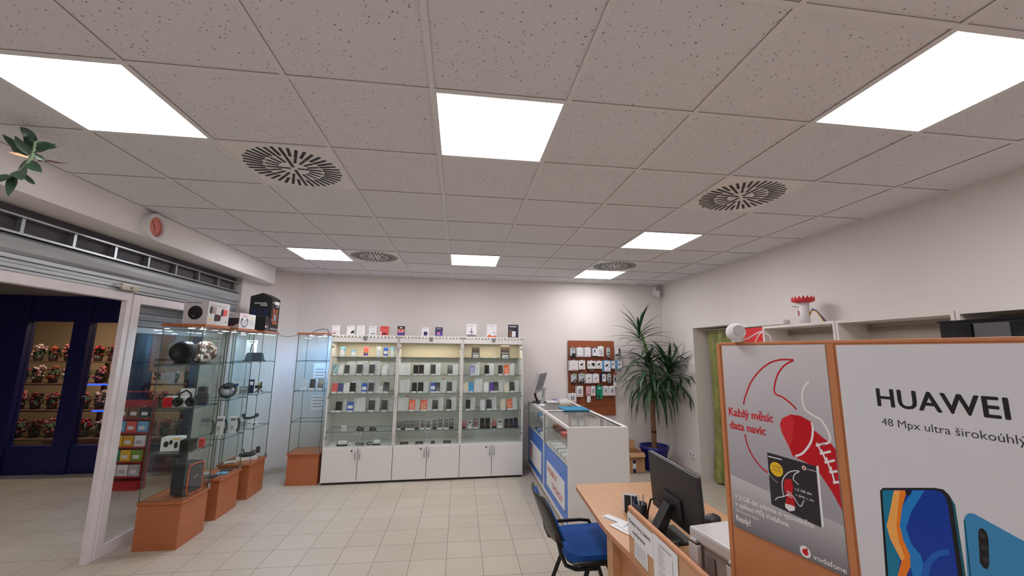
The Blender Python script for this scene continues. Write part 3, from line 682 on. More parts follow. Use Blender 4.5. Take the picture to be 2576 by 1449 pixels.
q = B(); q.box(0.02, 0.02, 0, 0.06, 0.12, 0.012, BLACK); q.box(0.14, 0.02, 0, 0.18, 0.12, 0.012, BLACK); q.build('foot', t)
# middle vitrine
t = thing('boombox', 'oval black and silver boombox on the middle shelf of the middle vitrine', 'speaker', (-2.30, 3.19, zshelf(2)), 0.35)
q = B()
for y in (-0.045, 0.045): q.T = Matrix.Translation((0, y, 0.0795)); ring(q, 0.062, 0.078, -0.012, 0.012, BLACK)
q.build('side_ring', t)
q = B(); q.sphere((0, 0, 0.062), 1, SILVER, 20, 12, (0.07, 0.05, 0.055)); q.build('body', t)
q = B(); q.sphere((0, -0.02, 0.115), 1, BLACK, 16, 8, (0.05, 0.04, 0.02)); q.build('control_panel', t)
q = B(); q.box(-0.03, -0.03, 0, 0.03, 0.03, 0.012, BLACK); q.build('foot', t)
WN = ['clear blister pack of earphones', 'white hanging pack with black headphones', 'white hanging pack with grey headphones']
for i, (x, y, wd, hh, m) in enumerate(((-2.432, 3.1, 0.10, 0.2, CLEAR), (-2.33, 3.17, 0.075, 0.19, PAPER), (-2.24, 3.25, 0.065, 0.18, PAPER))):
    t = thing('headphone_pack', f'{WN[i]}, {ORD[i+1]} of three, middle vitrine lowest shelf', 'pack', (x, y, zshelf(1)), 0.4, 'headphone packs in the middle vitrine')
    q = B(); q.box(-wd / 2, -0.015, 0, wd / 2, 0.015, hh, m, 0.003); q.rect(-wd * .35, hh * .75, wd * .35, hh * .9, -0.0157, INK); q.rect(-wd * .3, hh * .25, wd * .1, hh * .5, -0.0157, LGREY); q.build('pack', t)
    q = B(); q.tube([(wd / 2 + 0.008, 0, 0.02), (wd / 2 + 0.022, 0, 0.06), (wd / 2 + 0.022, 0, 0.12), (wd / 2 + 0.006, 0, 0.16)], 0.011, DARK); q.build('ear_cushion', t)
for i, (x, y, m, nm) in enumerate(((-2.43, 3.05, BLACK, 'black'), (-2.30, 3.05, DARK, 'dark grey'), (-2.43, 3.17, SILVER, 'silver'), (-2.25, 3.17, SKY, 'pale blue'), (-2.27, 3.285, BLACK, 'black'))):
    o = box1('tablet', -0.05, -0.045, 0, 0.05, 0.045, 0.012, m, None, 0.003); put(o, (x, y, zshelf(0) + 0.0), 0.05 + i * .04); tag(o, f'{nm} tablet lying flat on the middle vitrine base, {ORD[i+1]} from its outer corner', 'tablet', 'tablets on the middle vitrine base')
# last vitrine
t = thing('selfie_stick_pack', 'tall white pack with a black selfie stick pictured, last vitrine upper shelf', 'pack', (-2.415, 3.835, zshelf(3)), 0.3)
q = B(); q.box(-0.06, -0.012, 0, 0.06, 0.012, 0.25, PAPER, 0.002); q.stroke([(-.01, .05), (0.005, .21)], .014, -.0128, DARK); q.stroke([(.03, .06), (.03, .14)], .006, -.0128, GREY); q.rect(-.03, .225, .04, .238, -.0128, INK); q.build('pack', t)
t = thing('projector', 'dark blue-grey set-top box on a flat base, last vitrine upper shelf', 'device', (-2.305, 3.70, zshelf(3)), 0.5)
q = B(); q.prism([(-0.1, 0.012), (0.1, 0.012), (0.085, 0.085), (0.07, 0.1), (-0.07, 0.1), (-0.085, 0.085)], -0.06, 0.06, mat('slate_plastic', (52, 60, 78), .4), ax='y'); q.build('body', t)
box1('base_plate', -0.115, -0.065, 0, 0.115, 0.065, 0.012, BLACK, t, 0.002)
t = thing('camera_gadget', 'black action camera on a small tripod, last vitrine middle shelf', 'camera', (-2.215, 3.70, zshelf(2) + .0065), 0.3)
q = B(); q.tube([(-0.04, 0, 0), (0, 0, 0.05), (0.04, 0.02, 0)], 0.006, BLACK); q.tube([(0, 0, 0.05), (0.0, -0.04, 0)], 0.006, BLACK); q.build('tripod', t)
q = B(); q.box(-0.045, -0.015, 0.05, 0.03, 0.015, 0.085, BLACK, 0.004); q.tube([(0.01, 0, .08), (0.02, 0, .125)], .01, BLACK); q.build('body', t)
for i, (x, y, wd, hh, m, nm) in enumerate(((-2.43, 3.62, .06, .14, PAPER, 'white box with a blue picture'), (-2.37, 3.66, .09, .08, GREY, 'grey dome gadget'), (-2.305, 3.70, .055, .16, NAVY, 'navy and white carton'), (-2.25, 3.78, .06, .13, PAPER, 'small white carton with a yellow mark'))):
    q = B(); q.box(-wd / 2, -0.02, 0, wd / 2, 0.02, hh, m, 0.004); q.rect(-wd * .3, hh * .6, wd * .3, hh * .85, -0.0207, (BLUE, LGREY, PAPER, YELLOW)[i]); o = q.build('gadget_box'); put(o, (x, y, zshelf(2)), 0.4)
    tag(o, f'{nm} on the middle shelf of the last vitrine', 'box', 'gadget boxes in the last vitrine')
for i, (x, y, wd, hh, m, nm) in enumerate(((-2.40, 3.63, .06, .08, PAPER, 'white'), (-2.325, 3.66, .07, .07, LGREY, 'pale grey'), (-2.24, 3.72, .07, .045, PAPER, 'low white'))):
    q = B(); q.box(-wd / 2, -0.025, 0, wd / 2, 0.025, hh, m, 0.003); q.rect(-wd * .2, hh * .3, wd * .2, hh * .7, -0.0257, INK); o = q.build('small_box'); put(o, (x, y, zshelf(1)), 0.4)
    tag(o, f'{nm} box, {ORD[i+1]} from the door side on the lowest shelf, last vitrine', 'box', 'small boxes in the last vitrine')
t = thing('microphone_clamp', 'black clamp gadget lying over the small boxes of the last vitrine', 'clamp', (-2.275, 3.67, zshelf(1) + 0.081), 0.3)
q = B(); q.tube([(-0.06, 0, 0.02), (0.0, 0, 0.014), (0.06, 0.01, 0.03)], 0.013, BLACK); q.build('arm', t)
q = B(); q.sphere((-0.06, 0, 0.05), 0.022, BLACK, 10, 8); q.sphere((0.07, 0.01, 0.045), 0.024, BLACK, 10, 8); q.tube([(-.06, 0, .02), (-.06, 0, .05)], .008, BLACK); q.build('clamp_head', t)
t = thing('drone', 'black folded drone on white card, base of the last vitrine', 'drone', (-2.292, 3.75, zshelf(0)), 0.5)
box1('card_tray', -0.11, -0.06, 0, 0.1, 0.06, 0.03, PAPER, t, 0.002)
q = B(); q.sphere((0, 0, 0.055), 1, BLACK, 14, 8, (0.09, 0.04, 0.025)); q.build('body', t)
q = B(); q.tube([(0.02, 0, 0.07), (0.06, 0, 0.09), (0.1, 0.02, 0.08)], 0.009, BLACK); q.box(0.085, -0.01, 0.06, 0.125, 0.02, 0.13, BLACK, 0.004); q.tube([(-.03, 0, .07), (-.05, 0, .12)], .006, BLACK); q.build('rotor_arm', t)
o = B().box(-0.06, -0.04, 0, 0.06, 0.04, 0.012, PAPER, 0.002).rect(-.03, .002, .03, .01, -.0407, INK).build('manual'); put(o, (-2.40, 3.612, zshelf(0)), 0.5); tag(o, 'white booklet lying on the base of the last vitrine', 'booklet')
# blue-lit vitrine: three phones, two notices
for i, x in enumerate((-1.86, -1.755, -1.655)):
    t = thing('smartphone', ['white phone showing its pale screen, first of three in the blue-lit vitrine', 'black phone, second of three in the blue-lit vitrine', 'black phone, third of three in the blue-lit vitrine, by the cabinets'][i], 'phone', (x, 4.12, zshelf(2)), 0.15, 'phones in the blue-lit vitrine')
    q = B(); q.T = Matrix.Rotation(-0.22, 4, 'X'); q.box(-0.034, 0.0, 0.012, 0.034, 0.008, 0.14, SILVER if i == 0 else BLACK, 0.003); q.rect(-0.03, 0.02, 0.03, 0.132, -0.0006, LGREY if i == 0 else SCREEN); q.build('body', t)
    box1('price_tag', -0.038, -0.02, 0, 0.03, -0.014, 0.026, PAPER, t)
    box1('stand', -0.03, 0.02, 0, 0.03, 0.055, 0.08, CARD, t)
for i, z in enumerate((1.20, 0.82)):
    q = B(); q.box(-0.095, -0.001, 0, 0.095, 0.001, 0.24 if i == 0 else 0.2, PAPER)
    for j in range(4): q.rect(-0.07, 0.04 + j * .04, 0.07 - .03 * (j % 2), 0.048 + j * .04, -0.0016, INK)
    o = q.build('paper_notice'); put(o, (-1.72, 4.307, z + (0.035 if i == 0 else 0.04))); tag(o, ['paper notice on the back glass above the phones of the blue-lit vitrine', 'paper notice on the back glass below the phones of the blue-lit vitrine'][i], 'notice')
o = B().tube([(-1.83, 4.15, ZT + .004), (-1.75, 4.13, ZT + .045), (-1.68, 4.12, ZT + .06), (-1.62, 4.12, ZT + .05), (-1.6, 4.13, ZT + 0.006)], 0.004, DARK).build('loose_cable'); tag(o, 'dark loose cable arching on top of the blue-lit vitrine', 'cable')
o = B().tube([(-2.16, 3.86, 1.86), (-2.12, 3.92, 1.83), (-2.08, 3.99, 1.822), (-2.02, 4.05, 1.836), (-1.95, 4.08, 1.862)], 0.004, GREY).build('lamp_cable'); tag(o, 'thin grey cable sagging between the last vitrine and the blue-lit one', 'cable')

# ================================================================ WHITE PHONE CABINETS
CA = math.atan2(0.132, 2.567); CX, CY = -1.521, 3.967
CT = Matrix.Translation((CX, CY, 0)) @ Matrix.Rotation(CA, 4, 'Z')
def cw(u, d, z): return CT @ Vector((u, d, z))
UNITS = ['doorway-side', 'middle', 'counter-side']
UW = 0.857; CH = 1.845; CD = 0.42
SZ = dict(A=1.571, B=1.334, C=1.102, D=0.865, E=0.628, F=0.446)
WARMTINT = mat('warm_tint_back_panel', (212, 200, 174), 0.6, var=0.02, scale=3)  # beige holds the warm reflected tint of the top compartment
BACKP = mat('pale_back_panel', (206, 208, 206), 0.5)
for k in range(3):
    t = thing('display_cabinet', f'tall white phone cabinet with glass shelves and two doors, {UNITS[k]} one of three', 'cabinet', cw(k * UW, 0, 0), CA, 'white phone cabinets')
    W = UW - 0.002
    box1('plinth', 0.01, 0.03, 0, W - 0.01, CD - 0.02, 0.022, BLACK, t)
    q = B(); q.box(0, 0.018, 0.022, 0.018, CD, CH, WHITE); q.build('side_panel', t)
    q = B(); q.box(W - 0.018, 0.018, 0.022, W, CD, CH, WHITE); q.build('side_panel', t)
    q = B(); q.box(0.018, 0.02, 0.022, W - 0.018, CD - 0.01, 0.04, WHITE); q.box(0.018, 0.005, 0.425, W - 0.018, CD - 0.012, 0.4455, WHITE); q.build('deck', t)
    box1('top_panel', 0, 0.0, CH, W, CD, CH + 0.018, WHITE, t, 0.002)
    q = B(); q.box(0.018, 0.0, 1.765, W - 0.018, 0.016, 1.832, WHITE, 0.002); q.build('fascia', t)
    s = B(); s.box(0.03, -0.005, 1.834, W - 0.03, 0.004, 1.843, ALU); s.build('light_rail', t)
    q = B()
    for i in range(17): q.box(0.05 + i * 0.046 + rnd.uniform(0, .01), -0.008, 1.836, 0.066 + i * 0.046, -0.005, 1.842, STRIPLED)
    q.build('led_strip', t)
    q = B(); q.box(0.018, CD - 0.012, 0.04, W - 0.018, CD, 1.565, BACKP); q.build('back_panel', t)
    box1('warm_tint_back_panel', 0.018, CD - 0.10, 1.572, W - 0.018, CD - 0.085, 1.845, WARMTINT, t)['label'] = 'back of the lit top compartment, warm reflected tint painted in beige'
    for n in 'ABCDE':
        z = SZ[n]; s = B().pane(0.019, 0.03, z - 0.006, W - 0.019, CD - 0.014 if n != 'A' else CD - 0.014, z - 0.0002).build('glass_shelf', t)
    for i in (0, 1):
        x0 = 0.004 + i * (W / 2); x1 = W / 2 - 0.002 + i * (W / 2 - 0.002)
        d = B().pane(x0 + 0.016 * (1 - i), -0.002, 0.455, x1 - 0.014 * i, 0.004, 1.762, GLASS, GLASS).build('glass_door', t)
        hx = W / 2 + (-0.028 if i == 0 else 0.028)
        q = B(); q.tube([(hx, -0.003, 0.535), (hx, -0.026, 0.535), (hx, -0.026, 0.63), (hx, -0.003, 0.63)], 0.0055, ALU); q.build('handle', d)
        ex = 0.03 if i == 0 else W - 0.03
        q = B()
        for z in (0.56, 1.06, 1.70): q.cyl((ex, -0.012, z), (ex, -0.002, z), 0.015, CHROME); q.box(ex - 0.012, 0.004, z - 0.012, ex + 0.012, 0.03, z + 0.012, CHROME)
        q.build('hinge', d)
        d = box1('door', x0, -0.002, 0.03, x1, 0.016, 0.437, WHITE, t, 0.0015)
        q = B(); q.tube([(hx, -0.002, 0.30), (hx, -0.026, 0.30), (hx, -0.026, 0.40), (hx, -0.002, 0.40)], 0.0055, ALU); q.build('handle', d)
        if i == 0:
            q = B(); q.cyl((W / 2 - 0.075, -0.006, 0.40), (W / 2 - 0.075, -0.002, 0.40), 0.011, DARK); q.build('lock', d)
    q = B(); q.box(W / 2 - 0.022, -0.012, 1.80, W / 2 + 0.022, 0.0, 1.845, GREY, 0.003); q.build('top_latch', t)
for k in range(3):
    o = area('cabinet_strip_light', cw((k + .5) * UW, 0.10, 1.758), (0, 0, CA), 0.7, 0.02, 1.2, (1.0, 0.9, 0.74))

PCOL = dict(skyblue=(SKY, 'pale blue'), sunset=(CORAL, 'red and purple'), silver=(SILVER, 'silver'), blue=(BLUE, 'blue'), irid=(mat('iridescent', (150, 196, 206), .15, .4, var=.35, scale=14), 'shiny iridescent'),
            white=(PAPER, 'white'), grey=(mat('phone_grey', (108, 108, 114), .25, .3), 'grey'), coral=(CORAL, 'coral red'), navy=(mat('phone_navy', (66, 74, 128), .35), 'dark blue'), black=(BLACK, 'black'),
            maroon=(MAROON, 'maroon'), orange=(ORANGE, 'orange'), lilac=(LILAC, 'lilac'), gold=(GOLD, 'pale gold'), cyan=(CYAN, 'bright cyan'), purple=(mat('phone_purple', (86, 54, 150), .3), 'purple'))
SNAME = dict(A='lit top shelf', B='second shelf', C='third shelf', D='fourth shelf', E='fifth shelf', F='bottom deck')
def phone_mesh(m, col, w, h, q):
    q.box(-w / 2, 0, 0, w / 2, 0.009, h, m, 0.003)
    if col in ('black', 'grey', 'maroon'): q.rect(-w * .43, h * .06, w * .43, h * .95, -0.0007, SCREEN if col != 'grey' else DARK)
    elif col in ('orange', 'lilac'):
        for i, (a, c) in enumerate(((-.2, .62), (.14, .7), (-.24, .42), (.1, .47), (.22, .28), (-.12, .24))): q.disc(a * w, c * h, w * .11, -0.0007, PAPER, n=10)
    elif col == 'irid': q.rect(-w * .43, .04 * h, w * .43, .96 * h, -.0007, m); q.stroke([(-w * .3, .2 * h), (w * .3, .8 * h)], w * .12, -.0012, PAPER)
    elif col == 'sunset': q.rect(-w * .43, .04 * h, w * .43, .5 * h, -.0007, PURPLE); q.disc(0, h * .45, w * .25, -.0012, YELLOW)
    elif col == 'blue': q.rect(-w * .38, .3 * h, w * .38, .62 * h, -.0007, PAPER)
    elif col in ('white', 'silver', 'gold'): q.disc(-w * .25, h * .88, w * .08, -.0007, DARK, n=10); q.rect(-w * .2, h * .1, w * .25, h * .16, -.0007, LGREY)
    elif col == 'skyblue': q.poly([(-w * .43, .05 * h), (w * .43, .05 * h), (w * .43, .5 * h), (-w * .1, .9 * h), (-w * .43, .6 * h)], -.0007, PAPER)
    else: q.disc(-w * .25, h * .88, w * .08, -.0007, DARK, n=10); q.disc(-w * .25, h * .76, w * .08, -.0007, DARK, n=10)
NICE = dict(P='phone', C='card', L='tag', W='gadget', S='display', B='band', K='handset', F='leaflet', X='tablet box', Y='cradle')
TAB = {
    '0A': [('P', 'skyblue', 0.133, 0.062, 0.127), ('P', 'skyblue', 0.277, 0.06, 0.09), ('P', 'sunset', 0.431, 0.06, 0.131), ('P', 'silver', 0.593, 0.058, 0.135), ('P', 'blue', 0.686, 0.061, 0.126), ('P', 'skyblue', 0.775, 0.057, 0.129)],
    '0B': [('P', 'irid', 0.06, 0.061, 0.136), ('P', 'white', 0.129, 0.062, 0.136), ('P', 'grey', 0.205, 0.065, 0.128), ('C', '', 0.249, 0.094, 0.178), ('P', 'grey', 0.364, 0.078, 0.137), ('C', '', 0.394, 0.135, 0.184), ('P', 'grey', 0.521, 0.076, 0.138), ('C', '', 0.55, 0.136, 0.185), ('P', 'white', 0.685, 0.072, 0.134), ('C', '', 0.74, 0.107, 0.165)],
    '0C': [('P', 'coral', 0.07, 0.069, 0.123), ('P', 'navy', 0.143, 0.069, 0.123), ('P', 'white', 0.215, 0.074, 0.13), ('P', 'black', 0.294, 0.074, 0.13), ('C', '', 0.332, 0.125, 0.17), ('P', 'blue', 0.44, 0.07, 0.124), ('P', 'grey', 0.525, 0.072, 0.131), ('C', '', 0.557, 0.14, 0.181), ('L', '', 0.655, 0.047, 0.086), ('P', 'black', 0.719, 0.076, 0.137)],
    '0D': [('L', '', 0.073, 0.045, 0.023), ('P', 'black', 0.137, 0.079, 0.128), ('C', '', 0.172, 0.111, 0.157), ('P', 'blue', 0.28, 0.08, 0.122), ('C', '', 0.384, 0.156, 0.178), ('P', 'black', 0.547, 0.078, 0.139), ('C', '', 0.577, 0.123, 0.175), ('P', 'black', 0.708, 0.076, 0.14), ('C', '', 0.75, 0.131, 0.168)],
    '0E': [('W', 'white', 0.22, 0.058, 0.062), ('W', 'black', 0.421, 0.096, 0.05), ('W', 'black', 0.58, 0.093, 0.047)],
    '0F': [('L', '', 0.118, 0.03, 0.027), ('S', '', 0.215, 0.121, 0.064), ('B', '', 0.307, 0.023, 0.033), ('B', '', 0.405, 0.046, 0.037), ('B', '', 0.462, 0.046, 0.031), ('B', '', 0.55, 0.061, 0.037), ('S', '', 0.639, 0.096, 0.065)],
    '1B': [('C', '', 0.942, 0.134, 0.162), ('P', 'maroon', 1.095, 0.069, 0.132), ('P', 'black', 1.168, 0.069, 0.136), ('C', '', 1.216, 0.097, 0.159), ('P', 'black', 1.326, 0.067, 0.14), ('C', '', 1.374, 0.098, 0.165), ('P', 'black', 1.555, 0.068, 0.134), ('C', '', 1.613, 0.102, 0.149)],
    '1C': [('C', '', 0.954, 0.134, 0.177), ('P', 'black', 1.085, 0.068, 0.13), ('P', 'black', 1.169, 0.074, 0.134), ('C', '', 1.222, 0.093, 0.157), ('P', 'blue', 1.331, 0.069, 0.131), ('P', 'black', 1.397, 0.066, 0.132), ('C', '', 1.451, 0.104, 0.163), ('P', 'grey', 1.555, 0.074, 0.139), ('C', '', 1.616, 0.078, 0.16)],
    '1D': [('C', '', 0.947, 0.139, 0.178), ('P', 'orange', 1.067, 0.078, 0.141), ('C', '', 1.113, 0.095, 0.156), ('P', 'orange', 1.221, 0.082, 0.142), ('C', '', 1.277, 0.096, 0.156), ('P', 'black', 1.373, 0.074, 0.133), ('C', '', 1.426, 0.103, 0.167), ('P', 'black', 1.555, 0.07, 0.14), ('C', '', 1.61, 0.094, 0.178)],
    '1E': [('K', '', 0.908, 0.048, 0.098), ('K', '', 0.964, 0.051, 0.107), ('K', '', 1.023, 0.051, 0.108), ('K', '', 1.082, 0.051, 0.111), ('K', 'pink', 1.14, 0.052, 0.117), ('K', '', 1.217, 0.049, 0.108), ('K', '', 1.29, 0.046, 0.102), ('K', '', 1.373, 0.054, 0.112), ('K', '', 1.448, 0.054, 0.122), ('K', '', 1.531, 0.055, 0.119), ('K', '', 1.598, 0.058, 0.129)],
    '1F': [('F', '', 0.989, 0.103, 0.028), ('F', '', 1.183, 0.099, 0.028), ('F', '', 1.361, 0.052, 0.016), ('F', '', 1.548, 0.102, 0.029)],
    '2A': [('X', '', 1.903, 0.109, 0.164), ('L', '', 2.038, 0.048, 0.02), ('L', '', 2.168, 0.049, 0.02), ('X', '', 2.323, 0.126, 0.179)],
    '2B': [('P', 'lilac', 1.862, 0.072, 0.132), ('C', '', 1.918, 0.096, 0.179), ('P', 'black', 2.066, 0.066, 0.136), ('C', '', 2.125, 0.088, 0.168), ('P', 'black', 2.259, 0.067, 0.133), ('P', 'orange', 2.347, 0.074, 0.141), ('C', '', 2.424, 0.079, 0.165)],
    '2C': [('P', 'gold', 1.78, 0.071, 0.13), ('P', 'cyan', 1.851, 0.065, 0.13), ('C', '', 1.955, 0.121, 0.182), ('P', 'white', 2.061, 0.069, 0.134), ('P', 'purple', 2.141, 0.066, 0.131), ('P', 'black', 2.2, 0.07, 0.138), ('C', '', 2.269, 0.085, 0.163), ('P', 'gold', 2.351, 0.07, 0.135), ('P', 'black', 2.428, 0.074, 0.136), ('C', '', 2.496, 0.072, 0.165)],
    '2D': [('P', 'black', 1.815, 0.064, 0.135), ('C', '', 1.874, 0.086, 0.169), ('P', 'silver', 2.016, 0.069, 0.132), ('P', 'black', 2.106, 0.072, 0.136), ('C', '', 2.167, 0.094, 0.174), ('P', 'gold', 2.301, 0.07, 0.137), ('P', 'orange', 2.396, 0.074, 0.141), ('C', '', 2.474, 0.067, 0.166)],
    '2E': [('K', 'red', 1.771, 0.047, 0.094), ('K', 'white', 1.848, 0.047, 0.097), ('K', 'wine', 1.927, 0.064, 0.124), ('Y', '', 2.019, 0.068, 0.134), ('Y', '', 2.091, 0.069, 0.135), ('K', 'red', 2.185, 0.06, 0.102), ('K', 'white', 2.26, 0.066, 0.102), ('Y', '', 2.355, 0.063, 0.122), ('Y', '', 2.42, 0.063, 0.126), ('Y', '', 2.485, 0.063, 0.136)],
}
for key, items in TAB.items():
    k, n = int(key[0]), key[1]; z0 = SZ[n]; cnt = {}
    for kind, col, u, w, h in items:
        ck = kind; cnt[ck] = cnt.get(ck, 0) + 1; od = ORD[cnt[ck]]
        where = f'{SNAME[n]}, {UNITS[k]} white cabinet'; z = z0 + 0.0006
        if kind == 'P':
            m, nm = PCOL[col]; q = B(); q.T = Matrix.Translation((0, 0, 0.006)) @ Matrix.Rotation(-0.17, 4, 'X')
            phone_mesh(m, col, w, h, q); o = q.build('smartphone'); put(o, cw(u, 0.085, z), CA)
            tag(o, f'{nm} phone, {od} phone from the doorway end, {where}', 'phone', f'phones on the {SNAME[n]}s')
            box1('price_tag', -w * .42, -0.014, 0, w * .42, -0.008, 0.022, PAPER, o)
            box1('stand', -w * .35, 0.012, 0, w * .35, 0.03, h * .5, CARD, o)
        elif kind == 'C':
            q = B(); q.T = Matrix.Translation((0, 0, .001)) @ Matrix.Rotation(-0.10, 4, 'X'); q.box(-w / 2, 0, 0, w / 2, 0.003, h, CARD)
            for i in range(9): q.rect(-w * .02, h * (.12 + .085 * i), w * (.42 - .06 * ((i * 3 + cnt[ck]) % 4)), h * (.135 + .085 * i), -0.0008, LGREY)
            q.rect(-w * .4, h * .93, w * .2, h * .955, -.0008, INK)
            if h > 0.18 and w > 0.13: q.poly([(0, h * .3), (w * .46, h * .12), (w * .46, h * .9), (0, h * .95)], -0.0012, SILVER)
            q.T = Matrix.Identity(4); q.box(-w / 2, 0.0, 0, w / 2, 0.05, 0.003, CARD)
            o = q.build('spec_card'); put(o, cw(max(u, k * UW + .0225 + w / 2), 0.132, z), CA); tag(o, f'white spec card, {od} card from the doorway end, {where}', 'card', f'spec cards on the {SNAME[n]}s')
        elif kind == 'L':
            q = B(); q.box(-w / 2, 0, 0, w / 2, 0.006, h, PAPER, 0.001); q.rect(-w * .3, h * .4, w * .3, h * .6, -.0006, LGREY); o = q.build('price_tag_stand'); put(o, cw(u, 0.06, z), CA)
            tag(o, f'small white price tag, {od} tag from the doorway end, {where}', 'price tag')
        elif kind == 'K':
            m, nm = dict([('', (BLACK, 'black')), ('pink', (mat('dusty_pink', (112, 70, 80), .4), 'dusty pink')), ('red', (RED, 'red')), ('white', (PAPER, 'white')), ('wine', (DRED, 'wine red'))])[col]
            q = B(); q.T = Matrix.Translation((0, 0, 0.02)) @ Matrix.Rotation(-0.2, 4, 'X'); hh = h - 0.02
            q.box(-w * .45, 0, 0, w * .45, 0.014, hh, m, 0.004); q.rect(-w * .34, hh * .55, w * .34, hh * .9, -.0008, GREY if col != 'white' else DARK)
            for i in range(4):
                for j in range(3): q.rect(-w * .32 + j * w * .23, hh * (.1 + .1 * i), -w * .14 + j * w * .23, hh * (.16 + .1 * i), -.0008, GREY if col != 'white' else GREY)
            o = q.build('keypad_phone'); put(o, cw(u, 0.09, z), CA); tag(o, f'{nm} keypad phone, {od} keypad phone from the doorway end, {where}', 'phone', 'keypad phones')
            q = B(); q.box(-w * .5, -0.012, 0, w * .5, 0.03, 0.018, PAPER if (cnt[ck] + k) % 3 else BLACK, 0.002); q.build('stand', o)
        elif kind == 'Y':
            q = B(); q.T = Matrix.Translation((0, 0, 0.014)) @ Matrix.Rotation(-0.15, 4, 'X'); q.box(-w * .46, 0, 0, w * .46, 0.02, h - 0.016, BLACK, 0.007); q.rect(-w * .3, h * .5, w * .3, h * .8, -.001, SCREEN)
            for i in range(3): q.rect(-w * .3, h * (.12 + .09 * i), w * .3, h * (.15 + .09 * i), -.001, DRED)
            o = q.build('cordless_phone'); put(o, cw(u, 0.08, z), CA); tag(o, f'black handset in a cradle, {od} cradle from the doorway end, {where}', 'phone', 'phones in cradles')
            box1('cradle', -w * .5, -0.03, 0, w * .5, 0.045, 0.016, BLACK, o, 0.004)
        elif kind == 'X':
            q = B(); q.T = Matrix.Translation((0, 0, .0015)) @ Matrix.Rotation(-0.06, 4, 'X'); q.box(-w / 2, 0, 0, w / 2, 0.02, h, mat('dark_brown', (50, 40, 36), .4), 0.003); q.rect(-w * .42, h * .5, w * .42, h * .92, -.0008, mat('tablet_face', (70, 58, 46), .3)); q.rect(-w * .4, h * .36, w * .4, h * .44, -.0008, LGREY)
            o = q.build('tablet_box'); put(o, cw(u, 0.10, z), CA); tag(o, f'dark brown upright tablet box, {od} of two, {where}', 'box', 'dark tablet boxes')
            q = B(); q.box(-w * .36, -0.022, 0, w * .36, -0.014, 0.05, PAPER); q.rect(-w * .25, .012, w * .25, .02, -.0226, INK); q.build('price_label', o)
        elif kind == 'W':
            q = B()
            if col == 'white': q.box(-w / 2, -.01, 0, w / 2, .012, h, PAPER, .004); q.disc(0, h * .5, w * .3, -.0108, LGREY); nm = 'small white watch box with a round window'
            else: q.prism([(-w / 2, 0), (w / 2, 0), (w * .46, h * .5), (-w * .3, h)], -.03, .03, BLACK, ax='y'); q.poly([(-w * .2, h * .55), (w * .3, h * .4), (w * .3, h * .48), (-w * .2, h * .72)], -.0308, LGREY); nm = f'black wedge-shaped watch case, {od} item'
            o = q.build('watch_case'); put(o, cw(u, 0.1, z), CA); tag(o, f'{nm}, {where}', 'watch case')
        elif kind == 'S':
            q = B(); q.box(-w * .5, -.03, 0, w * .5, .03, h * .35, BLACK, .004); o = q.build('band_display'); put(o, cw(u, 0.09, z), CA)
            tag(o, f'black smart band stand with a white card, {od} of two, {where}', 'display', 'smart band stands')
            q = B(); q.T = Matrix.Translation((w * .06, -.03, h * .2)) @ Matrix.Rotation(-.5, 4, 'X'); q.box(-w * .4, 0, 0, w * .4, .002, h * .9, PAPER); q.rect(-w * .3, h * .35, w * .3, h * .6, -.0006, LGREY); q.build('info_card', o)
        elif kind == 'B':
            q = B(); q.tube([(w * .5 * math.cos(a * PI / 5), 0.014 * math.sin(a * PI / 3), h * .5 + h * .42 * math.sin(a * PI / 5)) for a in range(10)], 0.006, (PAPER, NAVY, NAVY, BLACK)[(cnt[ck] - 1) % 4]); o = q.build('smart_band'); put(o, cw(u, 0.07, z + 0.004), CA)
            tag(o, f"{('white','navy','navy','black')[(cnt[ck]-1)%4]} smart band, {od} band from the doorway end, {where}", 'smart band', 'smart bands')
        elif kind == 'F':
            q = B(); q.T = Matrix.Rotation(0.16, 4, 'X'); q.box(-w / 2, -.04, 0, w / 2, .04, .008, DARK if cnt[ck] != 1 else MAROON, .002); q.rect(-w * .3, .002, w * .3, .006, -.0408, LGREY); o = q.build('flat_tablet'); put(o, cw(u, 0.10, z + 0.008), CA)
            tag(o, f'dark tablet lying flat, {od} of four, {where}', 'tablet', 'tablets lying flat')
# red discount tags on two shelves
for (u, z, nm) in ((1.47, SZ['C'] + 0.178, 'third'), (1.0, SZ['D'] + 0.178, 'fourth')):
    q = B(); q.box(-.02, -.004, 0, .02, 0, .012, RED); o = q.build('discount_tag'); put(o, cw(u, 0.146, z), CA); tag(o, f'tiny red tag clipped on a spec card, {nm} shelf, middle white cabinet', 'tag')
TOPB = [('white', 0.023, 0.101, 0.123), ('photo', 0.212, 0.103, 0.124), ('earbud', 0.343, 0.103, 0.133), ('buds', 0.499, 0.1, 0.127), ('coral', 0.649, 0.11, 0.128), ('black', 0.869, 0.095, 0.132), ('window', 1.198, 0.101, 0.123), ('purple', 1.384, 0.102, 0.127), ('drone', 1.837, 0.143, 0.183), ('bowl', 2.128, 0.142, 0.187), ('navy', 2.443, 0.145, 0.188)]
TOPN = dict(white='white box with a faint red line, nearest the vitrine', photo='white box with a dark corner picture', earbud='white box picturing white earbuds', buds='white box picturing small round buds', coral='coral red box with a dark picture',
            black='black and pink phone box', window='white box with a dark blue window', purple='dark purple box with a pink dot', drone='large white box picturing a tripod gadget', bowl='large white box picturing a round white bowl', navy='large dark navy box picturing a white tower')
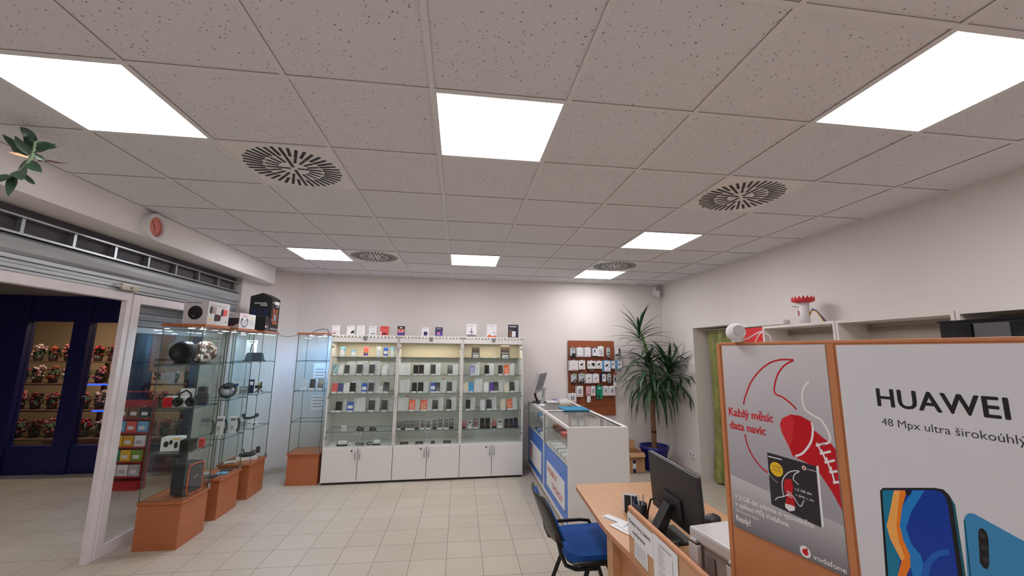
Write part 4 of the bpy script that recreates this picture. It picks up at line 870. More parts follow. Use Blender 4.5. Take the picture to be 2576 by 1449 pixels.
for nm, u, w, h in TOPB:
    base = dict(coral=CORAL, black=BLACK, purple=NAVY, navy=mat('deep_navy', (34, 38, 58), .4)).get(nm, PAPER)
    q = B(); q.box(-w / 2, 0, 0, w / 2, 0.05, h, base, .002); e = -.0009
    if nm not in ('black', 'purple', 'navy', 'coral'): q.rect(-w * .35, h * .84, w * .2, h * .88, e, LGREY)
    if nm == 'white': q.rect(-w * .4, h * .12, w * .1, h * .2, e, MAROON); q.rect(-w * .4, h * .3, w * .4, h * .36, e, PINK)
    if nm == 'photo': q.poly([(-w * .05, .02), (w * .44, .02), (w * .44, h * .55), (w * .1, h * .4)], e, DARK)
    if nm == 'earbud': q.stroke([(-w * .2, h * .1), (-w * .2, h * .42), (-w * .32, h * .42)], .006, e, LGREY); q.stroke([(w * .1, h * .1), (w * .1, h * .55), (w * .25, h * .55)], .006, e, LGREY)
    if nm == 'buds': q.disc(-w * .12, h * .18, .012, e, GREY); q.disc(w * .18, h * .18, .012, e, GREY); q.disc(0, h * .5, .007, e, LGREY)
    if nm == 'coral': q.rect(-w * .4, h * .8, w * .3, h * .87, e, RED); q.poly([(-w * .4, .0), (-w * .28, h * .5), (-w * .5, h * .3)], e, PAPER); q.rect(-w * .25, .01, w * .3, h * .3, e, DRED)
    if nm == 'black': q.rect(-w * .44, h * .12, w * .44, h * .7, e, PINK); q.rect(-w * .44, .0, w * .44, h * .35, e * 1.6, PURPLE); q.rect(-w * .2, h * .78, w * .2, h * .9, e, PAPER); q.disc(0, h * .6, w * .3, e * 2, CORAL, h * .1)
    if nm == 'window': q.rect(-w * .2, .01, w * .28, h * .5, e, NAVY); q.disc(w * .12, h * .2, .012, e * 1.7, PURPLE)
    if nm == 'purple': q.rect(-w * .44, .005, w * .44, h * .6, e, PURPLE); q.disc(-w * .05, h * .32, .018, e * 1.7, PINK); q.rect(-w * .35, h * .78, w * .3, h * .88, e * 1.2, LGREY); q.rect(-w * .44, .005, w * .44, h * .15, e * 1.5, LILAC)
    if nm == 'drone': q.rect(-w * .46, .003, w * .46, h * .2, e, GREY); q.stroke([(0, h * .2), (0, h * .62)], .008, e * 1.6, DARK); q.stroke([(-w * .2, h * .42), (w * .2, h * .36)], .01, e * 1.6, DARK); q.disc(0, h * .62, .008, e * 1.6, GREY)
    if nm == 'bowl': q.poly([(-w * .46, .003), (w * .46, .003), (w * .46, h * .15), (w * .1, h * .3), (-w * .2, h * .25), (-w * .46, h * .1)], e, ORANGE); q.disc(w * .12, h * .22, w * .32, e * 1.7, LGREY, h * .13); q.disc(w * .12, h * .235, w * .29, e * 2.3, PAPER, h * .11); q.rect(w * .1, h * .34, w * .34, h * .37, e * 2.8, DARK)
    if nm == 'navy': q.rect(-w * .42, h * .8, w * .3, h * .9, e, LGREY); q.rect(-w * .15, .012, w * .22, h * .5, e, PAPER); q.rect(-.002, .014, .002, h * .48, e * 1.6, LGREY); q.rect(-w * .46, .01, -w * .2, h * .55, e, BROWN); q.rect(-w * .4, h * .58, -w * .1, h * .62, e, INK)
    o = q.build('product_box'); put(o, cw(u, 0.12, CH + 0.0185), CA); tag(o, f'{TOPN[nm]}, on top of the white cabinets', 'box', 'boxes on top of the white cabinets')

# ================================================================ SLATWALL WITH HANGING PACKS
t = thing('slat_panel', 'brown wooden slat panel on the back wall beside the tall yucca', 'display board', (1.822, YB - 0.001, 0.715), 0)
SLATP = t
n = 9; sh = 1.135 / n
for i in range(n):
    q = B(); q.box(0, -0.03, i * sh + 0.004, 0.744, -0.006, (i + 1) * sh - 0.004, SLATW, 0.003); q.build('slat', t)
q = B(); q.box(0, -0.012, 0, 0.744, 0, 1.135, mat('slat_groove', (96, 62, 44), .5)); 
for i in range(1, n): q.box(0.0, -0.027, i * sh - 0.0045, 0.744, -0.024, i * sh - 0.002, mat('slat_trim', (188, 150, 128), .4))
q.build('backing', t)
PACKS = [('bagblack', 1.878, 0.105, 1.74, 0.173), ('earphone', 1.993, 0.094, 1.741, 0.139), ('earphone', 2.116, 0.097, 1.743, 0.142), ('adapter', 2.231, 0.097, 1.74, 0.124), ('cable', 2.326, 0.093, 1.764, 0.154), ('clear', 2.447, 0.078, 1.747, 0.166), ('cardblk', 2.604, 0.094, 1.763, 0.139), ('earphone', 1.894, 0.134, 1.543, 0.149), ('mouse', 2.021, 0.101, 1.545, 0.136), ('phoneholder', 2.172, 0.13, 1.541, 0.12), ('mouse', 2.292, 0.098, 1.54, 0.118), ('bluemouse', 2.419, 0.11, 1.548, 0.169), ('bluemouse', 2.517, 0.067, 1.544, 0.121), ('bluemouse', 2.622, 0.074, 1.545, 0.125), ('bagcable', 1.892, 0.111, 1.34, 0.175), ('bagcable', 2.01, 0.109, 1.349, 0.184), ('holder', 2.126, 0.098, 1.341, 0.137), ('holder', 2.239, 0.099, 1.343, 0.135), ('navyadapter', 2.356, 0.086, 1.346, 0.122), ('clear', 2.451, 0.083, 1.347, 0.15), ('redclear', 2.544, 0.06, 1.357, 0.204), ('cablebox', 1.984, 0.095, 1.16, 0.159), ('pinkbox', 2.111, 0.064, 1.156, 0.139), ('cablebox', 2.192, 0.069, 1.156, 0.139), ('green', 2.292, 0.089, 1.174, 0.202), ('cablebox', 2.39, 0.069, 1.161, 0.144), ('cablebox', 2.494, 0.092, 1.161, 0.142), ('pinkslim', 2.121, 0.056, 1.044, 0.125), ('cablebox', 1.87, 0.111, 1.053, 0.137), ('darkbox', 2.17, 0.095, 1.418, 0.043)]
PN = dict(bagblack='clear bag with a black charger', earphone='white earphone card', adapter='white and violet adapter card', cable='silver cable pack', clear='clear blister pack', cardblk='white card with a black phone', mouse='white pack with a black car charger',
          phoneholder='wide white pack with a black holder', bluemouse='blue and white charger pack', bagcable='clear bag with a black cable', holder='white red-striped pack with black holder', navyadapter='navy and white adapter pack', redclear='clear pack with a red header',
          cablebox='white cable box with red foot', pinkbox='pale pink cable box', green='round-topped green pack', pinkslim='slim white and pink pack', darkbox='dark low pack')
def pack(nm, w, h, q):
    e = -0.0128; z0 = -h
    def r(a, c, b, d, m, k=1): q.rect(a * w, z0 + c * h, b * w, z0 + d * h, e * k if k == 1 else e - .0007 * k, m)
    base = dict(bagblack=CLEAR, clear=CLEAR, bagcable=CLEAR, redclear=CLEAR, green=GREEN, darkbox=DARK, bluemouse=SKY, navyadapter=NAVY, pinkbox=PINK).get(nm, PAPER)
    if nm == 'green': q.prism([(-w / 2, -h), (w / 2, -h), (w / 2, -w * .4)] + [(w / 2 * math.cos(a * PI / 8), -w * .4 + w * .4 * math.sin(a * PI / 8)) for a in range(1, 8)] + [(-w / 2, -w * .4)], -.012, .012, GREEN, ax='y')
    else: q.box(-w / 2, -0.012, -h, w / 2, 0.012, 0, base, .002)
    if nm in ('bagblack', 'bagcable', 'clear', 'redclear'):
        q.box(-w * .38, -0.008, -h * .72, w * .38, .006, -h * .04, CARD); q.rect(-w * .2, -h * .18, w * .2, -h * .13, -.0128, INK)
        if nm == 'bagblack': q.box(-w * .15, -.02, -h * .98, w * .4, .0, -h * .5, BLACK, .004)
        if nm == 'bagcable': q.tube([(-w * .3, -.015, -h * .95), (-w * .1, -.018, -h * .6), (w * .25, -.018, -h * .45), (w * .35, -.015, -h * .8), (w * .05, -.016, -h * .93), (-w * .2, -.015, -h * .8)], .007, BLACK); q.rect(w * .1, -.06 * h, w * .4, 0.01 * h, -.0129, mat('lime_tag', (140, 210, 70), .5))
        if nm == 'clear': q.box(-w * .3, -.016, -h * .95, w * .4, 0, -h * .62, GREY, .004); q.rect(-w * .2, -h * .5, w * .25, -h * .4, -.0132, DARK)
        if nm == 'redclear': q.rect(-w * .5, -h * .1, w * .5, 0, -.0129, RED); q.tube([(0, -.015, -h * .3), (.003, -.015, -h * .6)], .008, BLACK); q.rect(-w * .5, -h, w * .5, -h * .7, -.0129, PAPER)
    if nm == 'earphone': q.stroke([(-w * .15, -h * .55), (-w * .2, -h * .4), (0, -h * .33), (w * .15, -h * .45), (0, -h * .6)], .004, e, LGREY); r(-.3, .1, .3, .14, RED)
    if nm == 'adapter': q.disc(-w * .05, -h * .5, w * .12, e, DARK); q.rect(-w * .14, -h * .4, w * .05, -h * .2, e, BLACK); q.rect(-w * .5, -h * .06, w * .5, 0, e, PURPLE); q.rect(-w * .5, -h, -w * .42, 0, e, BLUE)
    if nm == 'cable':
        for i in range(4): q.stroke([(-w * .3 + i * w * .16, -h * .3), (-w * .1 + i * w * .13, -h * .9)], .006, e - .0002 * i, GREY)
    if nm == 'cardblk': q.rect(w * .1, -h * .8, w * .4, -h * .2, e, BLACK); q.rect(-w * .5, -h, w * .5, -h * .86, e, BINK); q.disc(-w * .15, -h * .35, .006, e, RED)
    if nm in ('mouse', 'bluemouse'):
        if nm == 'bluemouse': q.rect(-w * .36, -h * .96, w * .5, -h * .04, e, PAPER)
        q.poly([(a * w, -h * .45 + c * w) for a, c in ((-.28, -.08), (-.1, -.2), (.15, 0.02), (.22, .16), (.1, .2), (-.15, .08))], e - .0008, BLACK); q.disc(w * .25, -h * .62, w * .06, e - .0008, DARK)
        r(-.2, .12, .3, .15, LGREY if nm == 'bluemouse' else RED, 2)
    if nm == 'phoneholder': q.poly([(a * w, -h * .5 + c * w) for a, c in ((0, .2), (.36, .22), (.38, -.1), (.3, -.24), (.16, -.1), (0, 0))], e, BLACK); r(-.4, .3, -.15, .6, LGREY)
    if nm == 'holder': q.poly([(a * w, -h * .5 + c * w) for a, c in ((-.25, -.1), (-.1, -.15), (.2, .1), (.25, .22), (.0, .08))], e, BLACK); r(-.35, .13, .35, .17, RED)
    if nm == 'navyadapter': q.rect(-w * .2, -h * .97, w * .48, -h * .05, e, PAPER); q.rect(0, -h * .6, w * .12, -h * .25, e - .0007, BLACK); q.disc(w * .2, -h * .55, w * .05, e - .0007, GREY)
    if nm in ('cablebox', 'pinkbox'):
        r(-.32, .25, .32, .82, mat('print_grey', (206, 206, 210), .5)); 
        for a in (-.14, .12): q.rect((a - .05) * w, -h * .7, (a + .05) * w, -h * .3, e - .0007, DARK if nm == 'cablebox' else RED)
        r(-.4, .08, .4, .13, CORAL)
    if nm == 'green': q.rect(-w * .2, -h * .28, w * .2, -h * .17, e, PAPER); q.disc(-w * .12, -h * .82, w * .25, e, DARK); q.rect(-w * .05, -h * .65, 0, -h * .35, e, BLACK); q.rect(w * .2, -h * .6, w * .25, -h * .35, e, BLACK)
    if nm == 'pinkslim': q.poly([(0, -h * .9), (w * .4, -h * .95), (w * .45, -h * .6)], e, PINK); r(-.3, .7, .3, .74, LGREY)
    if nm == 'darkbox': r(-.2, .3, .4, .5, CORAL)
    q.box(-w * .09, -.001, 0, w * .09, .001, .009, base if base is not CLEAR else CARD)
rows = [('top row', 1.7), ('second row', 1.5), ('third row', 1.25), ('fourth row', 1.1), ('bottom row', 0)]
cnt = {}
for i, (nm, x, w, zt, h) in enumerate(PACKS):
    if nm == 'bagcable': h = min(h, .168)
    row = next(rn for rn, lim in rows if zt > lim)
    if nm == 'darkbox': row = 'below the second row'
    cnt[row] = cnt.get(row, 0) + 1
    t = thing('hanging_pack', f'{PN[nm]}, {ORD[cnt[row]]} from the counter side, slat panel {row}', 'pack', (x, 4.535, zt), 0, 'packs hanging on the slat panel')
    q = B(); pack(nm, w, h, q); q.build('packaging', t)
    if nm in ('pinkslim', 'darkbox'): continue
    q = B(); q.T = Matrix.Translation((x - 1.822, 4.535 - YB + 0.001, zt - 0.715)); q.tube([(0, 0.06, 0.0122), (0, -0.03, 0.0122), (0, -0.034, 0.02)], 0.0025, CHROME, 6); q.build('hook', SLATP)
    if nm in ('cablebox', 'earphone', 'holder', 'bluemouse'):
        q = B(); q.box(-w / 2, -0.008, -h, w / 2, 0.008, 0, PAPER if nm != 'bluemouse' else SKY, .002); o = q.build('hanging_pack'); put(o, (x - 0.012, 4.563, zt - .004))
        tag(o, f'pack behind the {ORD[cnt[row]]} pack from the counter side, slat panel {row}', 'pack', 'packs hanging on the slat panel')

# ================================================================ GLASS COUNTERS
BLUEP = mat('blue_counter_panel', (54, 122, 222), 0.25)
CZ = 0.955
def counter(label, y_near, L, sign):
    # local x runs towards the camera, front (-y) faces the shop floor
    t = thing('glass_counter', label, 'counter', (1.195, y_near + L, 0), -PI / 2, 'glass sales counters')
    D = 0.605; L = L - 0.003
    box1('plinth', 0.02, 0.03, 0, L - 0.02, D - 0.02, 0.03, BLACK, t)
    box1('floor_board', 0, 0, 0.03, L, D, 0.075, WHITE, t, 0.002)
    box1('end_panel', L - 0.02, 0, 0.075, L, D, CZ - .0304, WHITE, t, 0.002)
    box1('end_panel', 0, 0.0, 0.075, 0.02, D, CZ - .0304, WHITE, t, 0.002)
    q = B(); q.box(0.02, 0.004, 0.075, L - 0.02, 0.02, 0.582, BLUEP); q.build('blue_front', t)['label'] = 'blue lower front'
    q = B(); q.box(0.02, 0.003, 0.16, L - 0.02, 0.0045, 0.168, mat('blue_seam', (30, 84, 176), .3)); q.build('seam', t)
    q = B(); q.box(0.02, 0.58, 0.075, L - 0.02, D, 0.57, WHITE); q.build('back_panel', t)
    box1('deck', 0.02, 0.02, 0.565, L - 0.02, 0.58, 0.582, WHITE, t)
    q = B()
    for a in ((0, 0, CZ - 0.03, L, 0.028, CZ), (0, D - 0.05, CZ - 0.03, L, D, CZ), (0, 0.028, CZ - 0.03, 0.03, D - 0.05, CZ), (L - 0.03, 0.028, CZ - 0.03, L, D - 0.05, CZ)): q.box(*a, WHITE, 0.001)
    q.build('top_frame', t)
    B().pane(0.03, 0.028, CZ - 0.012, L - 0.03, D - 0.05, CZ - 0.002).build('top_glass', t)
    B().pane(0.02, 0.006, 0.583, L - 0.02, 0.014, CZ - 0.031).build('front_glass', t)
    B().pane(0.022, 0.02, 0.75, L - 0.022, 0.42, 0.757).build('glass_shelf', t)
    q = B(); q.box(0.19, -0.004, 0.165, L - 0.13, 0.0035, 0.425, PAPER, 0.001); e = -0.0048
    if sign:
        q.text('MOBILY', 0.25, 0.325, 0.058, e, RED, 0.45, bold=0.02); q.text('TACHOV', 0.45, 0.21, 0.058, e, RED, 0.48, bold=0.02)
    else:
        for a in ((0.24, 0.39, 0.40, 0.397), (0.24, 0.2, 0.40, 0.207), (0.24, 0.2, 0.25, 0.397), (0.39, 0.3, 0.40, 0.397)): q.rect(*a, e, MAROON)
        for i in range(4): q.rect(0.27, 0.225 + i * .045, 0.37, 0.25 + i * .045, e, RED)
        q.rect(0.27, 0.225, 0.29, 0.385, e - .0004, RED)
        for a in ((0.44, 0.2, 0.452, 0.397), (0.44, 0.388, 0.66, 0.397), (0.65, 0.2, 0.66, 0.397), (0.44, 0.2, 0.52, 0.207), (0.55, 0.2, 0.66, 0.207)): q.rect(*a, e, PINK)
    q.build('sign_plate', t)
    return t
NL, FL = 1.14, 1.15
counter('glass counter with a blue front lettered in red, nearer one with the plain white end', 2.30, NL, True)
counter('glass counter with a blue front and a red square emblem, against the back wall', 2.30 + NL + 0.004, FL, False)
def in_counter(y, x, z): return (x, y, z)
# goods inside the counters
cols = [(BROWN, 'brown'), (CORAL, 'coral'), (DRED, 'dark red'), (PINK, 'pink'), (CORAL, 'coral'), (BLACK, 'black'), (DARK, 'dark grey'), (BLACK, 'black'), (PAPER, 'white')]
for i, (m, nm) in enumerate(cols):
    w = 0.09 if i % 2 else 0.12; hh = (0.05, 0.035, 0.06, 0.03, 0.045, 0.03, 0.05, 0.03, 0.04)[i]
    o = box1('accessory_box', -w / 2, -0.05, 0, w / 2, 0.05, hh, m, None, 0.003); put(o, (1.33 + 0.16 * (i % 2), 3.30 - i * 0.106, 0.7578), -PI / 2 + (0.2 * ((i * 7) % 3 - 1)))
    tag(o, f'{nm} accessory box, {ORD[9-i]} from the plain white end, nearer counter shelf', 'box', 'accessory boxes in the nearer counter')
for j in range(2):
    for i in range(12):
        m, nm = [(PAPER, 'white'), (LGREY, 'pale grey'), (CARD, 'white'), (mat('rose_case', (190, 160, 156), .4), 'rose'), (PAPER, 'white'), (GREY, 'grey')][(i + j) % 6]
        if j == 1 and i in (3, 4): m, nm = (mat('lime_tag', (140, 210, 70), .5), 'lime green')
        q = B(); q.T = Matrix.Rotation(0.22, 4, 'Y'); q.box(-0.05, -0.085, 0, 0.05, 0.085, 0.010, m, 0.002); q.box(-0.03, -0.06, 0.010, 0.03, 0.06, 0.0115, LGREY if m is PAPER else PAPER)
        o = q.build('phone_case'); put(o, (1.32 + j * 0.20, 3.33 - i * 0.082, 0.594), -PI / 2)
        tag(o, f'{nm} phone case, {ORD[12-i]} from the plain white end, {"front" if j == 0 else "rear"} row, nearer counter', 'phone case', 'phone cases on the counter deck')
cols = [(PAPER, 'white'), (DARK, 'dark grey'), (SKY, 'pale blue'), (LILAC, 'lilac'), (PAPER, 'white'), (BLACK, 'black'), (SKY, 'pale blue'), (BLUE, 'blue')]
for i, (m, nm) in enumerate(cols):
    o = box1('accessory_box', -0.05, -0.045, 0, 0.05, 0.045, (0.05, 0.03, 0.06, 0.08, 0.04, 0.03, 0.05, 0.04)[i], m, None, 0.003); put(o, (1.32 + 0.14 * (i % 2), 4.46 - i * 0.115, 0.7578), -PI / 2 + 0.15 * ((i * 5) % 3 - 1))
    tag(o, f'{nm} accessory box, {ORD[i+1]} from the back wall, far counter shelf', 'box', 'accessory boxes in the far counter')
for j in range(2):
    for i in range(8):
        m, nm = [(PAPER, 'white'), (SKY, 'pale blue'), (CARD, 'white'), (BLUE, 'blue'), (BLACK, 'black')][(i * 2 + j) % 5]
        q = B(); q.T = Matrix.Rotation(0.22, 4, 'Y'); q.box(-0.05, -0.08, 0, 0.05, 0.08, 0.012, m, 0.002); q.box(-0.03, -0.05, 0.012, 0.03, 0.05, 0.0135, LGREY)
        o = q.build('phone_case'); put(o, (1.32 + j * 0.19, 4.46 - i * 0.12, 0.594), -PI / 2)
        tag(o, f'{nm} phone case, {ORD[i+1]} from the back wall, {"front" if j == 0 else "rear"} row, far counter', 'phone case', 'phone cases on the far counter deck')
# things on the counters
ZC = CZ + 0.0008
t = thing('till_monitor', 'grey till monitor leaning back on the far glass counter', 'monitor', (1.30, 4.22, ZC), 1.08)
q = B(); q.T = Matrix.Translation((0, 0, 0.28)) @ Matrix.Rotation(0.30, 4, 'X'); q.box(-0.19, -0.02, -0.14, 0.19, 0.02, 0.15, LGREY, 0.005, ); q.box(-.188, .019, -.138, .188, .024, .148, BLACK, .003); q.rect(-0.165, -0.10, 0.165, 0.13, -0.0206, mat('till_screen', (92, 92, 98), .3)); q.box(-.08, .022, -.1, .08, .05, .06, BLACK, .01); q.build('screen', t)
q = B(); q.tube([(0, 0.05, 0.22), (0, 0.07, 0.1), (0, 0.03, 0.012)], 0.018, BLACK); q.build('neck', t)
box1('base', -0.11, -0.07, 0, 0.11, 0.09, 0.014, BLACK, t, 0.005)
t = thing('card_terminal_stand', 'slim silver upright stand at the front edge of the far counter', 'stand', (1.262, 3.86, ZC), -0.9)
q = B(); q.T = Matrix.Rotation(0.16, 4, 'Y'); q.box(-0.022, -0.012, 0.01, 0.022, 0.012, 0.255, SILVER, 0.008); q.rect(-.006, .12, .006, .23, -.0126, DARK); q.build('upright', t)
q = B(); q.lathe([(0.0, 0), (0.06, 0), (0.055, 0.012), (0.03, 0.03), (0.0, 0.034)], SILVER, 20); q.build('base', t)
t = thing('keyboard', 'beige keyboard lying on the far counter beside the till monitor', 'keyboard', (1.64, 4.16, ZC), -PI / 2 - 0.12)
KBM = mat('beige_plastic', (214, 206, 188), .5)
q = B(); q.prism([(-0.075, 0), (0.075, 0), (0.075, 0.035), (-0.075, 0.018)], -0.22, 0.22, KBM, ax='x'); q.build('case', t)
q = B()
for r in range(5):
    for c in range(15): q.box(-0.205 + c * .0275, -0.06 + r * .025, 0.024 + .0028 * r, -0.183 + c * .0275, -0.04 + r * .025, 0.032 + .0028 * r, PAPER)
q.build('keys', t)
o = box1('counter_paper', -0.11, -0.15, 0, 0.11, 0.15, 0.003, PAPER); put(o, (1.50, 4.34, ZC), 0.2); tag(o, 'white sheet of paper between the till monitor and the keyboard', 'paper')
o = box1('counter_pad', -0.06, -0.08, 0, 0.06, 0.08, 0.012, LILAC, None, 0.002); put(o, (1.62, 4.50, ZC), 0.1); tag(o, 'lilac note pad at the wall end of the far counter', 'note pad')
q = B(); q.box(-0.16, -0.165, 0, 0.16, 0.165, 0.016, mat('teal_mat', (38, 132, 178), .5), 0.006); o = q.build('money_mat'); put(o, (1.60, 3.53, ZC + .0002), 0.02); tag(o, 'flat blue mat lying across the joint of the two glass counters', 'mat')

# ================================================================ YUCCA, CARTON
t = thing('yucca', 'tall yucca palm in a blue pot in the far corner beside the slat panel', 'plant', (3.01, 4.27, 0), 0)
q = B(); q.lathe([(0.0, 0.0), (0.145, 0.0), (0.152, 0.02), (0.192, 0.29), (0.205, 0.295), (0.208, 0.34), (0.196, 0.34), (0.186, 0.295), (0.18, 0.29)], mat('blue_pot', (30, 34, 122), .4), 36); q.build('pot', t)
q = B(); q.lathe([(0.0, 0.292), (0.1, 0.295), (0.184, 0.288)], mat('soil', (92, 56, 46), .9, var=.3, scale=40), 24); q.build('soil', t)
TRK = mat('yucca_bark', (122, 88, 66), .8, var=.25, scale=40, bump=.5)
q = B(); q.tube([(0, 0, 0.28), (0.004, 0, 0.5), (0.0, 0, 0.75), (0.012, 0, 0.93), (0.01, 0, 0.985)], [0.038, 0.034, 0.032, 0.034, 0.026], TRK, 12); q.tube([(0.0, 0, .93), (-0.035, -0.01, .965)], [.02, .016], TRK, 8); q.build('trunk', t)
q = B(); q.lathe([(0.036, 0.515), (0.038, 0.52), (0.038, 0.54), (0.036, 0.545)], BLACK, 16, cx=0.004); q.build('black_band', t)
YL = mat('yucca_leaf', (44, 76, 46), .38, var=.3, scale=7); YS = mat('yucca_cane', (84, 116, 62), .6, var=.2, scale=30)
q = B(); q.tube([(0.01, 0, 0.96), (0.005, -.02, 1.2), (-0.03, -.04, 1.5), (-0.10, -.04, 1.8), (-0.175, -.03, 2.04)], [.022, .03, .03, .02, .01], YS, 10); q.tube([(0.01, 0, .96), (.1, -.1, 1.15), (.19, -.17, 1.38), (.2, -.18, 1.46)], [.02, .022, .018, .008], YS, 8); q.build('cane', t)
PX, PY = 3.01, 4.27
def yleaf(q, base, az, el, ln, droop, w=0.019, m=YL):
    bx0, by0, bz0 = base; pts = []; x, y, z = base; st = ln / 6; e = el
    for i in range(7):
        pts.append((x, y, z)); x += st * math.cos(e) * math.cos(az); y += st * math.cos(e) * math.sin(az); z += st * math.sin(e); e = max(-1.5, e - droop / 6)
    for i in range(7):
        a, b_, c = pts[i]; pts[i] = (min(a, XR - .02 - PX - .012 * (i % 2)), min(b_, (YB - .03 if a > -.28 else 4.46) - PY - .012 * (i % 2)), c)
    q.leaf(pts, w, m, 0.3)
q = B()
for k in range(15):
    yleaf(q, (-0.175 + .003 * k % 5 * .002, -.03, 2.02 - .012 * k), k * 2.4, 1.25 - 0.06 * k, 0.44 + .06 * rnd.random(), 0.35 + .05 * k)
for k in range(22):
    tt = k / 22; yleaf(q, (-0.16 + .12 * tt, -.035, 1.9 - .38 * tt), k * 2.4 + .5, 0.35 - .3 * tt + rnd.uniform(-.15, .2), 0.46 + .12 * rnd.random(), 0.5 + .7 * tt)
q.build('upper_leaves', t)
q = B()
for k in range(58):
    tt = k / 58; yleaf(q, (-0.05 + .05 * tt, -.035, 1.55 - .42 * tt), k * 2.4, 0.75 - 1.15 * tt + rnd.uniform(-.25, .2), 0.56 + .14 * rnd.random(), 1.0 + .8 * tt, .024)
q.build('middle_leaves', t)
q = B()
for k in range(50):
    tt = k / 50; yleaf(q, (.2 - .03 * tt, -.18 + .02 * tt, 1.46 - .24 * tt), k * 2.4 + 1, 1.25 - 1.5 * tt + rnd.uniform(-.2, .2), 0.46 + .14 * rnd.random(), 0.7 + .9 * tt, .022)
q.build('side_leaves', t)
t = thing('cardboard_box', 'open brown cardboard carton on the floor beside the blue yucca pot', 'box', (2.555, 4.13, 0), 0)
KRAFT = mat('kraft_board', (178, 136, 100), .75, var=.06, scale=10)
q = B(); W, D, h = 0.24, 0.30, 0.27
for a in ((0, 0, 0, W, .004, h), (0, D - .004, 0, W, D, h), (0, .004, 0, .004, D - .004, h), (W - .004, .004, 0, W, D - .004, h), (0, 0, 0, W, D, .004)): q.box(*a, KRAFT)
q.rect(.0, .185, W, .188, -.0008, mat('kraft_dark', (140, 100, 70), .75)); q.build('body', t)
q = B(); q.add([(0, .004, h), (W, .004, h), (W * .96, -.05, h - .045), (.01, -.05, h - .045), (0, .002, h + .003), (W, .002, h + .003), (W * .96, -.053, h - .043), (.01, -.053, h - .043)], [(0, 1, 2, 3), (7, 6, 5, 4)], KRAFT); q.build('front_flap', t)
q = B(); q.add([(0, D, h), (W, D, h), (W, D + .06, h + .11), (0, D + .06, h + .11), (0, D - .004, h), (W, D - .004, h), (W, D + .056, h + .111), (0, D + .056, h + .111)], [(0, 1, 2, 3), (7, 6, 5, 4)], KRAFT); q.build('rear_flap', t)
q = B(); q.add([(0, 0, h), (0, D, h), (-.05, D, h + .12), (-.05, .0, h + .12), (.004, 0, h), (.004, D, h), (-.046, D, h + .121), (-.046, 0, h + .121)], [(0, 1, 2, 3), (7, 6, 5, 4)], KRAFT); q.build('side_flap', t)
q = B(); q.box(.06, -.0015, 0.0, .11, -.0003, .18, PAPER); q.rect(.062, .13, .108, .178, -.002, NAVY); q.rect(.062, .002, .108, .06, -.002, NAVY); q.rect(.07, .08, .1, .084, -.002, INK); q.build('tape_label', t)

# ================================================================ LEAFY PLANT AT THE BEAM
t = thing('tall_house_plant', 'leafy green plant whose tip touches the ceiling beside the beam', 'plant', (-2.25, 0.40, 0), 0)
ox, oy = -2.25, 0.40
def P(x, z, dy=0.0): return (x - ox, 0.589 + dy - oy, z)
q = B(); q.lathe([(0, 0), (.12, 0), (.16, .28), (.15, .28), (.0, .25)], mat('terracotta', (150, 84, 60), .7), 24); q.build('pot', t)
STM = mat('plant_stem', (96, 116, 84), .6)
q = B(); q.tube([(0, 0, .25), (-.02, .03, 1.0), (-.03, .1, 1.8), (-.04, .17, 2.42), P(-2.2, 2.483), P(-2.14, 2.493), P(-2.08, 2.50), P(-2.05, 2.54), P(-2.034, 2.567), P(-2.02, 2.60), P(-2.014, 2.634), P(-2.02, 2.68), P(-2.035, 2.73)], [.018, .016, .014, .012, .009, .009, .009, .008, .008, .008, .008, .006, .004], STM, 8); q.build('stem', t)
LG = mat('dark_glossy_leaf', (40, 64, 46), .35, var=.25, scale=16)
LV = [((-2.05, 2.615), (-2.10, 2.655), (-2.159, 2.684), .020, .04), ((-2.045, 2.61), (-2.09, 2.66), (-2.129, 2.698), .012, -.04), ((-2.02, 2.64), (-2.055, 2.70), (-2.092, 2.752), .016, .02), ((-2.03, 2.62), (-2.05, 2.65), (-2.062, 2.69), .014, -.05),
      ((-2.012, 2.64), (-1.975, 2.645), (-1.925, 2.683), .019, .0), ((-2.014, 2.66), (-1.985, 2.68), (-1.965, 2.69), .022, .05), ((-2.02, 2.69), (-2.03, 2.72), (-2.06, 2.742), .016, -.04), ((-2.01, 2.62), (-2.0, 2.61), (-1.985, 2.60), .009, .03),
      ((-2.035, 2.58), (-2.07, 2.575), (-2.119, 2.551), .014, .05), ((-2.03, 2.575), (-1.99, 2.55), (-1.941, 2.519), .019, -.02), ((-2.06, 2.53), (-2.02, 2.51), (-1.99, 2.46), .026, -.05), ((-2.08, 2.505), (-2.11, 2.53), (-2.14, 2.505), .017, .06),
      ((-2.09, 2.50), (-2.10, 2.47), (-2.12, 2.443), .018, -.04), ((-2.08, 2.498), (-2.06, 2.45), (-2.067, 2.386), .018, -.02), ((-2.05, 2.52), (-2.035, 2.49), (-2.03, 2.48), .009, .05), ((-2.02, 2.69), (-1.99, 2.705), (-1.975, 2.67), .018, -.08)]
q = B()
for a, b_, c, wd, dy in LV:
    pa, pb, pc = Vector(P(*a)), Vector(P(*b_, dy * .6)), Vector(P(*c, dy))
    pts = [(1 - s) ** 2 * pa + 2 * s * (1 - s) * pb + s * s * pc for s in [i / 7 for i in range(8)]]
    q.leaf(pts, wd * 1.3, LG, .35, up=Vector((0.1, -1, 0.25)))
q.build('leaves', t)
q = B()
pts = [Vector(P(-2.02 + .0235 * i, 2.598 + .004 * math.sin(i), .03)) for i in range(7)]
q.leaf(pts, .006, mat('withered_leaf', (70, 50, 44), .6), .3, up=Vector((0, -1, .3))); q.build('withered_leaf', t)
